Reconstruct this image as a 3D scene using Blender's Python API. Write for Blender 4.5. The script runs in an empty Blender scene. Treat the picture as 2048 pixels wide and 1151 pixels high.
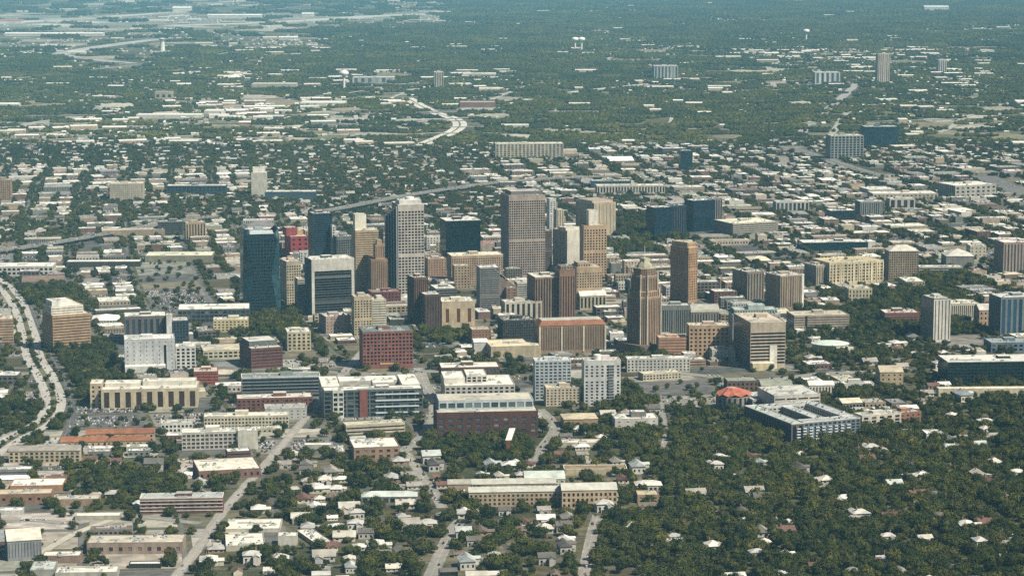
import bpy, math, random
from mathutils import Vector, noise
rnd = random.Random(11)
# ------------------------------------------------------------------ camera
FPX, HCAM = 4690.0, 574.0                      # focal length in photo pixels, flying height in metres
PITCH = math.atan(685.5 / FPX)
CP, SP = math.cos(PITCH), math.sin(PITCH)
SC = bpy.context.scene
COL = SC.collection
cam_d = bpy.data.cameras.new('camera'); cam = bpy.data.objects.new('camera', cam_d); COL.objects.link(cam)
cam.location = (0, 0, HCAM); cam.rotation_euler = (math.pi / 2 - PITCH, 0, 0)
cam_d.sensor_width = 36; cam_d.lens = 36 * FPX / 2048; cam_d.clip_start = 1; cam_d.clip_end = 120000
SC.camera = cam
# ------------------------------------------------------------------ light
SUN_AZ, SUN_EL = 56.0, 49.0                    # degrees to the right of straight behind the camera, above the horizon
world = bpy.data.worlds.new('World'); SC.world = world; world.use_nodes = True
wn = world.node_tree; bg = wn.nodes['Background']
sky = wn.nodes.new('ShaderNodeTexSky'); sky.sky_type = 'NISHITA'; sky.sun_disc = False
sky.sun_elevation = math.radians(SUN_EL); sky.sun_rotation = math.radians(180 - SUN_AZ)
wn.links.new(sky.outputs[0], bg.inputs[0]); bg.inputs[1].default_value = 0.052
sl = bpy.data.lights.new('sun', 'SUN'); sun = bpy.data.objects.new('sun', sl); COL.objects.link(sun)
sl.energy = 5.0; sl.angle = math.radians(0.5); sl.color = (1.0, 0.93, 0.80)
_a, _e = math.radians(SUN_AZ), math.radians(SUN_EL)
TO_SUN = Vector((math.sin(_a) * math.cos(_e), -math.cos(_a) * math.cos(_e), math.sin(_e)))
sun.rotation_euler = TO_SUN.to_track_quat('Z', 'Y').to_euler()
SC.view_settings.view_transform = 'Standard'; SC.view_settings.look = 'None'
SC.view_settings.exposure = 0.52; SC.view_settings.gamma = 1.0; SC.view_settings.use_curve_mapping = False
SC.cycles.use_denoising = False; SC.cycles.max_bounces = 4; SC.cycles.diffuse_bounces = 2
SC.cycles.glossy_bounces = 2; SC.cycles.transmission_bounces = 1; SC.cycles.volume_bounces = 0
SC.cycles.use_adaptive_sampling = False
SC.cycles.sample_clamp_indirect = 4
HAZE_DENSITY, HAZE_COLOR = 2.5e-5, (0.33, 0.76, 1.0)

# ------------------------------------------------------------------ geometry of the view: pixel <-> ground
def ground(px, py, z=0.0):
    a, b = (px - 1024) / FPX, (575.5 - py) / FPX
    dy, dz = CP + b * SP, -SP + b * CP
    t = (z - HCAM) / dz
    return a * t, dy * t
def project(x, y, z=0.0):
    dp = y * CP - (z - HCAM) * SP
    v = y * SP + (z - HCAM) * CP
    return 1024 + FPX * x / dp, 575.5 - FPX * v / dp
def height_at(x, y, py, z0=0.0):
    s = (575.5 - py) / FPX
    dp = y * CP + (HCAM - z0) * SP; v = y * SP - (HCAM - z0) * CP
    return (s * dp - v) / (CP + s * SP)
def reach(x, y, ux, uy, px):                    # how far along u from (x,y) until the column px is reached
    s = (px - 1024) / FPX
    dp = y * CP + HCAM * SP
    return (s * dp - x) / (ux - s * uy * CP)
def c(r, g, b):
    m_ = (r + g + b) / 3; r, g, b = (m_ + (v - m_) * 0.76 for v in (r, g, b))
    f = lambda v: (v / 255 / 12.92) if v <= 10 else ((v / 255 + 0.055) / 1.055) ** 2.4
    return (f(r), f(g), f(b))
def vary(col, amt=0.1):
    k = 1 + rnd.uniform(-amt, amt)
    return tuple(min(0.85, max(0.004, v * k * (1 + rnd.uniform(-amt, amt) * 0.3))) for v in col)

# ------------------------------------------------------------------ materials (colour of each face is stored on the mesh)
def new_mat(name):
    m = bpy.data.materials.new(name); m.use_nodes = True
    nt = m.node_tree; bs = nt.nodes['Principled BSDF']
    return m, nt, bs
def nd(nt, t, **kw):
    n = nt.nodes.new(t)
    for k, v in kw.items(): setattr(n, k, v)
    return n
def world_pos(nt):
    return nd(nt, 'ShaderNodeNewGeometry').outputs['Position']
def noise_fac(nt, scale, detail=3.0, lo=0.35, hi=0.7, vec=None, stretch=None):
    src = vec if vec is not None else world_pos(nt)
    if stretch:
        mp = nd(nt, 'ShaderNodeMapping'); mp.inputs['Scale'].default_value = stretch
        nt.links.new(src, mp.inputs[0]); src = mp.outputs[0]
    t = nd(nt, 'ShaderNodeTexNoise'); t.inputs['Scale'].default_value = scale; t.inputs['Detail'].default_value = detail
    nt.links.new(src, t.inputs['Vector'])
    r = nd(nt, 'ShaderNodeMapRange'); r.inputs[1].default_value = lo; r.inputs[2].default_value = hi
    nt.links.new(t.outputs[0], r.inputs[0])
    return r.outputs[0]
def mixc(nt, fac, a, b, mode='MIX'):
    m = nd(nt, 'ShaderNodeMix', data_type='RGBA', blend_type=mode)
    for s, v in ((0, fac), (6, a), (7, b)):
        if isinstance(v, (int, float)): m.inputs[s].default_value = v
        elif isinstance(v, tuple): m.inputs[s].default_value = (*v, 1) if len(v) == 3 else v
        else: nt.links.new(v, m.inputs[s])
    return m.outputs[2]
def face_mat(name, rough, spots=0.25, scale=0.15, streak=None, spec=0.2, cell=0.0, cellamt=0.12):
    m, nt, bs = new_mat(name)
    at = nd(nt, 'ShaderNodeAttribute', attribute_name='col')
    f1 = noise_fac(nt, scale, 4.0, 0.3, 0.75, stretch=streak)
    f2 = noise_fac(nt, scale * 0.12, 2.0, 0.3, 0.7)
    d = mixc(nt, f1, (1 - spots,) * 3, (1.06, 1.06, 1.06))
    d2 = mixc(nt, f2, (1 - spots * 0.6,) * 3, (1.04, 1.03, 1.0))
    o = mixc(nt, 1.0, at.outputs['Color'], d, 'MULTIPLY'); o = mixc(nt, 1.0, o, d2, 'MULTIPLY')
    if cell:                                     # sheets and panels that differ a little from their neighbours
        sn = nd(nt, 'ShaderNodeVectorMath', operation='SNAP'); sn.inputs[1].default_value = (cell, cell * .6, cell * .5)
        rt = nd(nt, 'ShaderNodeVectorRotate', rotation_type='Z_AXIS'); rt.inputs['Angle'].default_value = -0.23
        nt.links.new(world_pos(nt), rt.inputs[0]); nt.links.new(rt.outputs[0], sn.inputs[0])
        wh = nd(nt, 'ShaderNodeTexWhiteNoise', noise_dimensions='3D'); nt.links.new(sn.outputs[0], wh.inputs[0])
        o = mixc(nt, 1.0, o, mixc(nt, wh.outputs[0], (1 - cellamt,) * 3, (1 + cellamt * .5,) * 3), 'MULTIPLY')
    nt.links.new(o, bs.inputs['Base Color']); bs.inputs['Roughness'].default_value = rough
    bs.inputs['Specular IOR Level'].default_value = spec
    return m
M = {}
M['wall'] = face_mat('masonry_wall', 0.85, 0.3, 0.22, (1, 1, 0.25), cell=5.0, cellamt=0.1)
M['roof'] = face_mat('roof_membrane', 0.8, 0.26, 0.12, cell=7.0, cellamt=0.16)
M['metal'] = face_mat('painted_metal', 0.5, 0.15, 0.4, spec=0.4)
M['lot'] = face_mat('pavement', 0.9, 0.4, 0.05, cell=11.0, cellamt=0.25)
M['road'] = face_mat('road_surface', 0.85, 0.22, 0.06)
def glass_mat():
    m, nt, bs = new_mat('window_glass')
    at = nd(nt, 'ShaderNodeAttribute', attribute_name='col')
    va = nd(nt, 'ShaderNodeAttribute', attribute_name='var')
    oi = nd(nt, 'ShaderNodeObjectInfo')
    lt = nd(nt, 'ShaderNodeMath', operation='LESS_THAN'); lt.inputs[1].default_value = 0.0005; nt.links.new(va.outputs['Fac'], lt.inputs[0])
    ad = nd(nt, 'ShaderNodeMath', operation='MULTIPLY_ADD'); nt.links.new(lt.outputs[0], ad.inputs[0]); nt.links.new(oi.outputs['Random'], ad.inputs[1]); nt.links.new(va.outputs['Fac'], ad.inputs[2])
    fr = nd(nt, 'ShaderNodeMath', operation='FRACT'); nt.links.new(ad.outputs[0], fr.inputs[0])
    rp = nd(nt, 'ShaderNodeValToRGB'); e = rp.color_ramp.elements
    e[0].position = 0.0; e[0].color = (0.4, 0.4, 0.4, 1); e[1].position = 0.85; e[1].color = (1.1, 1.1, 1.1, 1)
    x = e.new(0.93); x.color = (2.0, 1.95, 1.8, 1)
    nt.links.new(fr.outputs[0], rp.inputs[0])
    o = mixc(nt, 1.0, at.outputs['Color'], rp.outputs[0], 'MULTIPLY')
    st = nd(nt, 'ShaderNodeMapRange'); st.inputs[1].default_value = 0.86; st.inputs[2].default_value = 1.0; st.inputs[4].default_value = 0.55
    nt.links.new(fr.outputs[0], st.inputs[0]); o = mixc(nt, st.outputs[0], o, (0.24, 0.23, 0.2))      # drawn blinds in some windows
    nt.links.new(o, bs.inputs['Base Color']); bs.inputs['Roughness'].default_value = 0.14
    bs.inputs['Specular IOR Level'].default_value = 0.22
    wh = nd(nt, 'ShaderNodeTexWhiteNoise', noise_dimensions='1D'); nt.links.new(fr.outputs[0], wh.inputs['W'])   # panes never hang quite true
    sb = nd(nt, 'ShaderNodeVectorMath', operation='MULTIPLY_ADD'); sb.inputs[1].default_value = (.03, .03, .03); sb.inputs[2].default_value = (-.015, -.015, -.015); nt.links.new(wh.outputs['Color'], sb.inputs[0])
    ge = nd(nt, 'ShaderNodeNewGeometry'); av = nd(nt, 'ShaderNodeVectorMath', operation='ADD'); nt.links.new(ge.outputs['Normal'], av.inputs[0]); nt.links.new(sb.outputs[0], av.inputs[1])
    nv = nd(nt, 'ShaderNodeVectorMath', operation='NORMALIZE'); nt.links.new(av.outputs[0], nv.inputs[0]); nt.links.new(nv.outputs[0], bs.inputs['Normal'])
    return m
M['glass'] = glass_mat()
def foliage_mat(name, cols):
    m, nt, bs = new_mat(name)
    oi = nd(nt, 'ShaderNodeObjectInfo')
    rp = nd(nt, 'ShaderNodeValToRGB'); e = rp.color_ramp.elements
    e[0].color = (*cols[0], 1); e[1].color = (*cols[-1], 1)
    for i, k in enumerate(cols[1:-1]): x = e.new((i + 1) / (len(cols) - 1)); x.color = (*k, 1)
    nt.links.new(oi.outputs['Random'], rp.inputs[0])
    f = noise_fac(nt, 0.35, 3.0, 0.3, 0.7); g_ = noise_fac(nt, 0.0011, 4.0, 0.35, 0.68)
    d = mixc(nt, f, (0.6, 0.62, 0.6), (1.35, 1.3, 1.2)); d2 = mixc(nt, g_, (0.72, 0.76, 0.8), (1.3, 1.2, 1.05))
    o = mixc(nt, 1.0, rp.outputs[0], d, 'MULTIPLY'); o = mixc(nt, 1.0, o, d2, 'MULTIPLY')
    nt.links.new(o, bs.inputs['Base Color']); bs.inputs['Roughness'].default_value = 0.85
    bs.inputs['Specular IOR Level'].default_value = 0.12
    return m
M['leaf'] = foliage_mat('leaves', [(0.020, 0.030, 0.007), (0.052, 0.064, 0.012), (0.030, 0.042, 0.009), (0.094, 0.096, 0.018), (0.038, 0.046, 0.016), (0.070, 0.078, 0.014), (0.024, 0.036, 0.008), (0.080, 0.078, 0.020)])
M['bark'] = face_mat('bark', 0.9, 0.4, 1.5)
def ground_mat():
    m, nt, bs = new_mat('mixed_ground')
    a = noise_fac(nt, 0.02, 5.0, 0.35, 0.65); b = noise_fac(nt, 0.004, 4.0, 0.4, 0.62); d = noise_fac(nt, 0.11, 3.0, 0.35, 0.7)
    grass = mixc(nt, d, (0.035, 0.042, 0.014), (0.10, 0.09, 0.038))
    soil = mixc(nt, d, (0.11, 0.097, 0.066), (0.19, 0.17, 0.13))
    o = mixc(nt, a, grass, soil); o = mixc(nt, b, o, grass)
    nt.links.new(o, bs.inputs['Base Color']); bs.inputs['Roughness'].default_value = 0.95
    bs.inputs['Specular IOR Level'].default_value = 0.1
    return m
M['ground'] = ground_mat()

# ------------------------------------------------------------------ mesh building
class MB:
    def __init__(s): s.v, s.f, s.c, s.r = [], [], [], []
    def quad(s, a, b, cc, d, col, var=None):
        n = len(s.v); s.v += (a, b, cc, d); s.f.append((n, n + 1, n + 2, n + 3)); s.c.append(col); s.r.append(0.001 + 0.998 * rnd.random() if var is None else var + 0.001)
    def poly(s, pts, col):
        n = len(s.v); s.v += list(pts); s.f.append(tuple(range(n, n + len(pts)))); s.c.append(col); s.r.append(rnd.random())
    def box(s, x0, x1, y0, y1, z0, z1, col, bottom=False, top=None):
        s.quad((x0, y0, z0), (x1, y0, z0), (x1, y0, z1), (x0, y0, z1), col)
        s.quad((x1, y0, z0), (x1, y1, z0), (x1, y1, z1), (x1, y0, z1), col)
        s.quad((x1, y1, z0), (x0, y1, z0), (x0, y1, z1), (x1, y1, z1), col)
        s.quad((x0, y1, z0), (x0, y0, z0), (x0, y0, z1), (x0, y1, z1), col)
        s.quad((x0, y0, z1), (x1, y0, z1), (x1, y1, z1), (x0, y1, z1), top or col)
        if bottom: s.quad((x0, y1, z0), (x1, y1, z0), (x1, y0, z0), (x0, y0, z0), col)
    def prism(s, pts, z0, z1, col, top=None):
        n = len(pts)
        for i in range(n):
            a, b = pts[i], pts[(i + 1) % n]
            s.quad((a[0], a[1], z0), (b[0], b[1], z0), (b[0], b[1], z1), (a[0], a[1], z1), col)
        s.poly([(p[0], p[1], z1) for p in pts], top or col)
    def lathe(s, prof, n, col, cx=0.0, cy=0.0, sx=1.0, sy=1.0):
        for i in range(n):
            a0, a1 = 2 * math.pi * i / n, 2 * math.pi * (i + 1) / n
            for (r0, z0), (r1, z1) in zip(prof, prof[1:]):
                p = lambda r, a, z: (cx + sx * r * math.cos(a), cy + sy * r * math.sin(a), z)
                if r1 < 1e-3: s.poly([p(r0, a0, z0), p(r0, a1, z0), p(0, 0, z1)], col)
                else: s.quad(p(r0, a0, z0), p(r0, a1, z0), p(r1, a1, z1), p(r1, a0, z1), col)
    def mesh(s, name, mat):
        me = bpy.data.meshes.new(name)
        me.from_pydata(s.v, [], s.f)
        at = me.attributes.new('col', 'FLOAT_COLOR', 'FACE')
        flat = [x for k in s.c for x in (k[0], k[1], k[2], 1.0)]
        at.data.foreach_set('color', flat)
        vt = me.attributes.new('var', 'FLOAT', 'FACE'); vt.data.foreach_set('value', s.r)
        me.materials.append(M[mat])
        return me
def link(name, data, parent=None, loc=(0, 0, 0), rz=0.0, scale=None):
    o = bpy.data.objects.new(name, data); COL.objects.link(o)
    o.location = loc; o.rotation_euler = (0, 0, rz)
    if scale: o.scale = scale
    if parent: o.parent = parent
    return o
def part(name, mb, mat, parent, kind=None):
    if not mb.f: return None
    o = link(name, mb.mesh(name, mat), parent)
    if kind: o['kind'] = kind
    return o
def tag(o, label=None, cat=None, group=None, kind=None):
    if label: o['label'] = label
    if cat: o['category'] = cat
    if group: o['group'] = group
    if kind: o['kind'] = kind
    return o

# ------------------------------------------------------------------ keep-out areas for trees and filler
CELL = 150.0
HASH = {}
def reserve(x, y, hw, hd, th):
    R = math.hypot(hw, hd) + 8
    for i in range(int((x - R) // CELL), int((x + R) // CELL) + 1):
        for j in range(int((y - R) // CELL), int((y + R) // CELL) + 1):
            HASH.setdefault((i, j), []).append((x, y, hw, hd, math.cos(th), math.sin(th)))
def is_free(x, y, r):
    for (a, b, hw, hd, ct, st) in HASH.get((int(x // CELL), int(y // CELL)), ()):
        dx, dy = x - a, y - b
        if abs(dx * ct + dy * st) < hw + r and abs(-dx * st + dy * ct) < hd + r: return False
    return True
# ------------------------------------------------------------------ labels that say which one
LANDMARK = []                                  # (px, py, short phrase)
PENDING = []                                   # (object, description, category, group, px, py)
ORD = ['nearest', 'second nearest', 'third nearest', 'fourth nearest', 'fifth nearest', 'sixth nearest', 'seventh nearest', 'eighth nearest', 'ninth nearest', 'tenth nearest']
def later(o, desc, cat, group, x, y):
    px, py = project(x, y, 0); PENDING.append((o, desc, cat, group, px, py))
def finish_labels():
    seen = {}
    for o, desc, cat, group, px, py in PENDING:
        near = sorted((math.hypot(px - a, (py - b) * 1.3), a, b, ph) for a, b, ph in LANDMARK)[:4]
        best = None
        for d, a, b, ph in near:
            dx, dy = px - a, py - b
            rel = ('right of' if dx > 0 else 'left of') if abs(dx) > abs(dy) else ('in front of' if dy > 0 else 'behind')
            key = (desc, rel, ph)
            n = len(seen.get(key, ()))
            if best is None or n < best[0]: best = (n, key, d)
            if n == 0: break
        seen.setdefault(best[1], []).append((best[2], o))
        o['category'] = cat; o['group'] = group
    for (desc, rel, ph), items in seen.items():
        items.sort(key=lambda t: t[0])
        for i, (d, o) in enumerate(items):
            if len(items) == 1: o['label'] = f'{desc} {rel} the {ph}'
            else: o['label'] = f'{desc}, {ORD[min(i, 9)]} {rel} the {ph}'

# ------------------------------------------------------------------ buildings
DARK = c(24, 34, 40)
def G(bay=3.6, floor=3.7, wf=0.5, hf=0.5, base=0.6, top=1.2): return ('g', bay * 1.15, floor * 1.1, min(.8, wf * 1.15), min(.75, hf * 1.2), base, top)
def Bn(floor=3.7, hf=0.5, base=0.6, top=1.2): return ('b', 9e9, floor, 0.96, hf, base, top)
def V(bay=3.0, wf=0.5, base=3.0, top=2.5): return ('v', bay, 9e9, wf, 1.0, base, top)
def GL(bay=3.0, floor=3.9, top=0.4): return ('l', bay, floor, 0.92, 0.88, 0.2, top)
N = ('n',)
def facade(W, P, x, y, dx, dy, w, z0, z1, st, col, gcol=DARK, rec=0.45):
    """one wall face with real openings: wall quads to W, recessed panes to P as (centre, width, height)"""
    nx_, ny_ = dy, -dx                          # outward normal
    q = lambda u, z, o=0.0: (x + dx * u - nx_ * o, y + dy * u - ny_ * o, z)
    if st[0] == 'n' or w < 1.5 or z1 - z0 < 2:
        W.quad(q(0, z0), q(w, z0), q(w, z1), q(0, z1), col); return
    _, bay, fl, wf, hf, base, top = st
    if st[0] == 'l': rec = 0.15
    base = min(base, (z1 - z0) * 0.2); top = min(top, (z1 - z0) * 0.2)
    nx = 1 if bay > 1e8 else max(1, round(w / bay)); ny = 1 if fl > 1e8 else max(1, round((z1 - z0 - base - top) / fl))
    cw = w / nx; ch = (z1 - z0 - base - top) / ny
    ww, wh = cw * wf, ch * hf
    if nx == 1: ww = max(w * 0.5, w - 1.2) if bay > 1e8 else ww
    zz = z0
    mech = {int(ny * rnd.uniform(.45, .65)), ny - 1} if ny >= 13 and st[0] == 'g' and rnd.random() < .75 else ()
    for j in range(ny):
        if j in mech: continue                  # plant storeys stay blank
        zb = z0 + base + ch * j + (ch - wh) * 0.5; zt = zb + wh
        W.quad(q(0, zz), q(w, zz), q(w, zb), q(0, zb), col)
        uu = 0.0
        for i in range(nx):
            u0 = cw * i + (cw - ww) / 2; u1 = u0 + ww
            W.quad(q(uu, zb), q(u0, zb), q(u0, zt), q(uu, zt), col)
            W.quad(q(u0, zb), q(u1, zb), q(u1, zb, rec), q(u0, zb, rec), col)      # sill
            W.quad(q(u0, zb, rec), q(u0, zt, rec), q(u0, zt), q(u0, zb), col)      # jambs
            W.quad(q(u1, zb), q(u1, zt), q(u1, zt, rec), q(u1, zb, rec), col)
            if wh > 3.2: W.quad(q(u0, zt, rec), q(u1, zt, rec), q(u1, zt), q(u0, zt), col)
            P.append((q((u0 + u1) / 2, (zb + zt) / 2, rec), ww, wh, dx, dy, gcol))
            uu = u1
        W.quad(q(uu, zb), q(w, zb), q(w, zt), q(uu, zt), col)
        zz = zt
    W.quad(q(0, zz), q(w, zz), q(w, z1), q(0, z1), col)
PANE = {}
def put_panes(P, root, scale, rz, cx, cy, cap=90):
    """panes big enough to be picked apart become parts of their own, the rest one joined part"""
    J = MB(); big = []
    vr = lambda g_: rnd.random() * (.84 if g_ is not DARK and g_[2] > 1.6 * g_[0] else 1.0)      # tinted curtain walls have no blinds
    fwd = Vector((-cx, -cy)).normalized()
    for p in P:
        (a, b, z), w, h, dx, dy, gc = p
        nx, ny = dy, -dx
        wx, wy = nx * math.cos(rz) - ny * math.sin(rz), nx * math.sin(rz) + ny * math.cos(rz)
        face = wx * fwd.x + wy * fwd.y
        vis = w * scale * max(0.0, face)
        if face > 0.12 and max(vis, h * scale) >= 11 and min(vis, h * scale) >= 3.0: big.append(p)
        else: J.quad((a - dx * w / 2, b - dy * w / 2, z - h / 2), (a + dx * w / 2, b + dy * w / 2, z - h / 2), (a + dx * w / 2, b + dy * w / 2, z + h / 2), (a - dx * w / 2, b - dy * w / 2, z + h / 2), gc, vr(gc))
    for (a, b, z), w, h, dx, dy, gc in big[cap:]:
        J.quad((a - dx * w / 2, b - dy * w / 2, z - h / 2), (a + dx * w / 2, b + dy * w / 2, z - h / 2), (a + dx * w / 2, b + dy * w / 2, z + h / 2), (a - dx * w / 2, b - dy * w / 2, z + h / 2), gc, vr(gc))
    for (a, b, z), w, h, dx, dy, gc in big[:cap]:
        key = (round(w, 2), round(h, 2), gc)
        if key not in PANE:
            m = MB(); m.box(-w / 2, w / 2, -0.04, 0.04, -h / 2, h / 2, gc); m.r = [0.0] * len(m.r)
            PANE[key] = m.mesh('window', 'glass')
        link('window_band' if w > 3 * h else ('window_strip' if h > 3 * w else 'window'), PANE[key], root, (a, b, z), math.atan2(dy, dx))
    part('windows', J, 'glass', root, 'stuff')
AC = {}
def ac_unit(parent, x, y, z, s, rz=0.0):
    k = rnd.randrange(4)
    if k not in AC:
        m = MB(); g = vary(c(176, 178, 170), 0.15); w = (1, 1.5, 0.8, 1.2)[k]
        m.box(-w, w, -0.8, 0.8, 0, 1.0, g); m.lathe([(0.55, 1.0), (0.55, 1.25), (0.4, 1.25), (0.0, 1.1)], 8, c(70, 74, 74)); m.box(w, w + 0.5, -0.4, 0.4, 0, 0.7, vary(g))
        AC[k] = m.mesh('air_conditioner', 'metal')
    link('air_conditioner', AC[k], parent, (x, y, z), rz, (s, s, s))
def rect(l, r, f, b): return [(l, f), (r, f), (r, b), (l, b)]
def flat_roof(root, pts, z, rcol, wcol, par=0.9, clutter=0, pent=None):
    R = MB(); R.poly([(p[0], p[1], z + 0.06) for p in pts], rcol)
    xs, ys = [p[0] for p in pts], [p[1] for p in pts]
    l, r, f, b = min(xs), max(xs), min(ys), max(ys)
    if (r - l) > 14 and (b - f) > 12:           # membrane seams and patches
        for _ in range(2 + int((r - l) * (b - f) / 500)):
            if len(R.f) > 9: break
            x, y = rnd.uniform(l + 3, r - 8), rnd.uniform(f + 2, b - 6)
            R.quad((x, y, z + 0.1 + 0.02 * len(R.f)), (x + rnd.uniform(2, 6), y, z + 0.1 + 0.02 * len(R.f)), (x + rnd.uniform(2, 6), y + 3, z + 0.1 + 0.02 * len(R.f)), (x, y + 3, z + 0.1 + 0.02 * len(R.f)), vary(rcol, 0.3))
    ro = part('roof', R, 'roof', root)
    if par > 0:
        Q = MB(); n = len(pts); t = 0.55; cx, cy = (l + r) / 2, (f + b) / 2
        def ins(p, k): 
            dx, dy = p[0] - cx, p[1] - cy; L = math.hypot(dx, dy) or 1
            return (p[0] - dx / L * k * 1.4, p[1] - dy / L * k * 1.4)
        for i in range(n):
            a, bb = ins(pts[i], -0.08), ins(pts[(i + 1) % n], -0.08); a2, b2 = ins(pts[i], t), ins(pts[(i + 1) % n], t)
            Q.quad((*a, z - 0.15), (*bb, z - 0.15), (*bb, z + par), (*a, z + par), wcol)
            Q.quad((*a, z + par), (*bb, z + par), (*b2, z + par), (*a2, z + par), wcol)
            Q.quad((*b2, z), (*a2, z), (*a2, z + par), (*b2, z + par), wcol)
        part('parapet', Q, 'wall', root)
    if pent:
        pw, pd, ph, pc = pent
        x, y = rnd.uniform(-0.1, 0.1) * (r - l) + (l + r) / 2, (f + b) / 2 + (b - f) * 0.08
        B = MB(); B.box(x - pw / 2, x + pw / 2, y - pd / 2, y + pd / 2, z, z + ph, pc, top=vary(rcol, 0.1)); part('penthouse', B, 'wall', root)
    if clutter and (r - l) * (b - f) > 500:
        for _ in range(rnd.choice((1, 2, 2, 3))):
            D = MB(); x, y = rnd.uniform(l + 3, (l + r) / 2), rnd.uniform(f + 2, b - 3); L = rnd.uniform(6, (r - l) * .42); k = vary(c(170, 172, 166), .2)
            D.box(x, x + L, y, y + 1.0, z + .35, z + 1.4, k, True); D.box(x + L * .7, x + L * .7 + 1.0, y + 1.0, min(b - 1, y + rnd.uniform(3, 8)), z + .35, z + 1.3, k, True); part('duct', D, 'metal', root)
    for _ in range(clutter):
        ac_unit(root, rnd.uniform(l + 3, r - 3), rnd.uniform(f + 2, b - 2), z + 0.07, rnd.uniform(1.0, 2.3), rnd.choice((0, 1.57)))
    return ro
def pitched(root, l, r, f, b, z, rise, col, kind='gable', over=0.6, wcol=None):
    R = MB(); l -= over; r += over; f -= over; b += over
    if kind == 'gable':
        m = (f + b) / 2
        R.quad((l, f, z), (r, f, z), (r, m, z + rise), (l, m, z + rise), col); R.quad((r, b, z), (l, b, z), (l, m, z + rise), (r, m, z + rise), vary(col, .08))
        R.poly([(l, b, z), (l, f, z), (l, m, z + rise)], wcol or col); R.poly([(r, f, z), (r, b, z), (r, m, z + rise)], wcol or col)
    elif kind == 'hip':
        m = (f + b) / 2; k = min((b - f) / 2, (r - l) / 2 * 0.95)
        R.quad((l, f, z), (r, f, z), (r - k, m, z + rise), (l + k, m, z + rise), col); R.quad((r, b, z), (l, b, z), (l + k, m, z + rise), (r - k, m, z + rise), col)
        R.poly([(l, b, z), (l, f, z), (l + k, m, z + rise)], col); R.poly([(r, f, z), (r, b, z), (r - k, m, z + rise)], col)
    elif kind == 'mansard':
        k = rise * 0.8
        R.quad((l, f, z), (r, f, z), (r - k, f + k, z + rise), (l + k, f + k, z + rise), col); R.quad((r, f, z), (r, b, z), (r - k, b - k, z + rise), (r - k, f + k, z + rise), col)
        R.quad((r, b, z), (l, b, z), (l + k, b - k, z + rise), (r - k, b - k, z + rise), col); R.quad((l, b, z), (l, f, z), (l + k, f + k, z + rise), (l + k, b - k, z + rise), col)
        R.quad((l + k, f + k, z + rise), (r - k, f + k, z + rise), (r - k, b - k, z + rise), (l + k, b - k, z + rise), vary(c(190, 186, 172), .1))
    elif kind == 'vault':
        n = 8; pr = [(f + (b - f) * (1 - math.cos(math.pi * i / n)) / 2, z + rise * math.sin(math.pi * i / n)) for i in range(n + 1)]
        for (y0, z0), (y1, z1) in zip(pr, pr[1:]): R.quad((l, y0, z0), (r, y0, z0), (r, y1, z1), (l, y1, z1), col)
        for x, s in ((l, 1), (r, -1)): R.poly([(x, y, zz) for y, zz in pr][::s], wcol or col)
    R.quad((l, b, z - 0.05), (r, b, z - 0.05), (r, f, z - 0.05), (l, f, z - 0.05), col)
    return part('roof', R, 'roof', root)
def site(xl, xc, xr, yt, yb, th, dep):
    """ground position and true size of a building from where its corners stand"""
    t = math.radians(th); x, y = ground(xc, yb)
    u = (math.cos(t), math.sin(t)); v = (-math.sin(t), math.cos(t))
    if th >= 0 or xr == xc:
        w = reach(x, y, *u, xr); d = dep or reach(x, y, *v, xl); s = 1
    else:
        w = reach(x, y, -u[0], -u[1], xl); d = dep or reach(x, y, *v, xr); s = -1
    d = max(7, min(130, d)); h = height_at(x, y, yt)
    cx = x + s * u[0] * w / 2 + v[0] * d / 2; cy = y + s * u[1] * w / 2 + v[1] * d / 2
    return cx, cy, t, w, d, h
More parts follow.
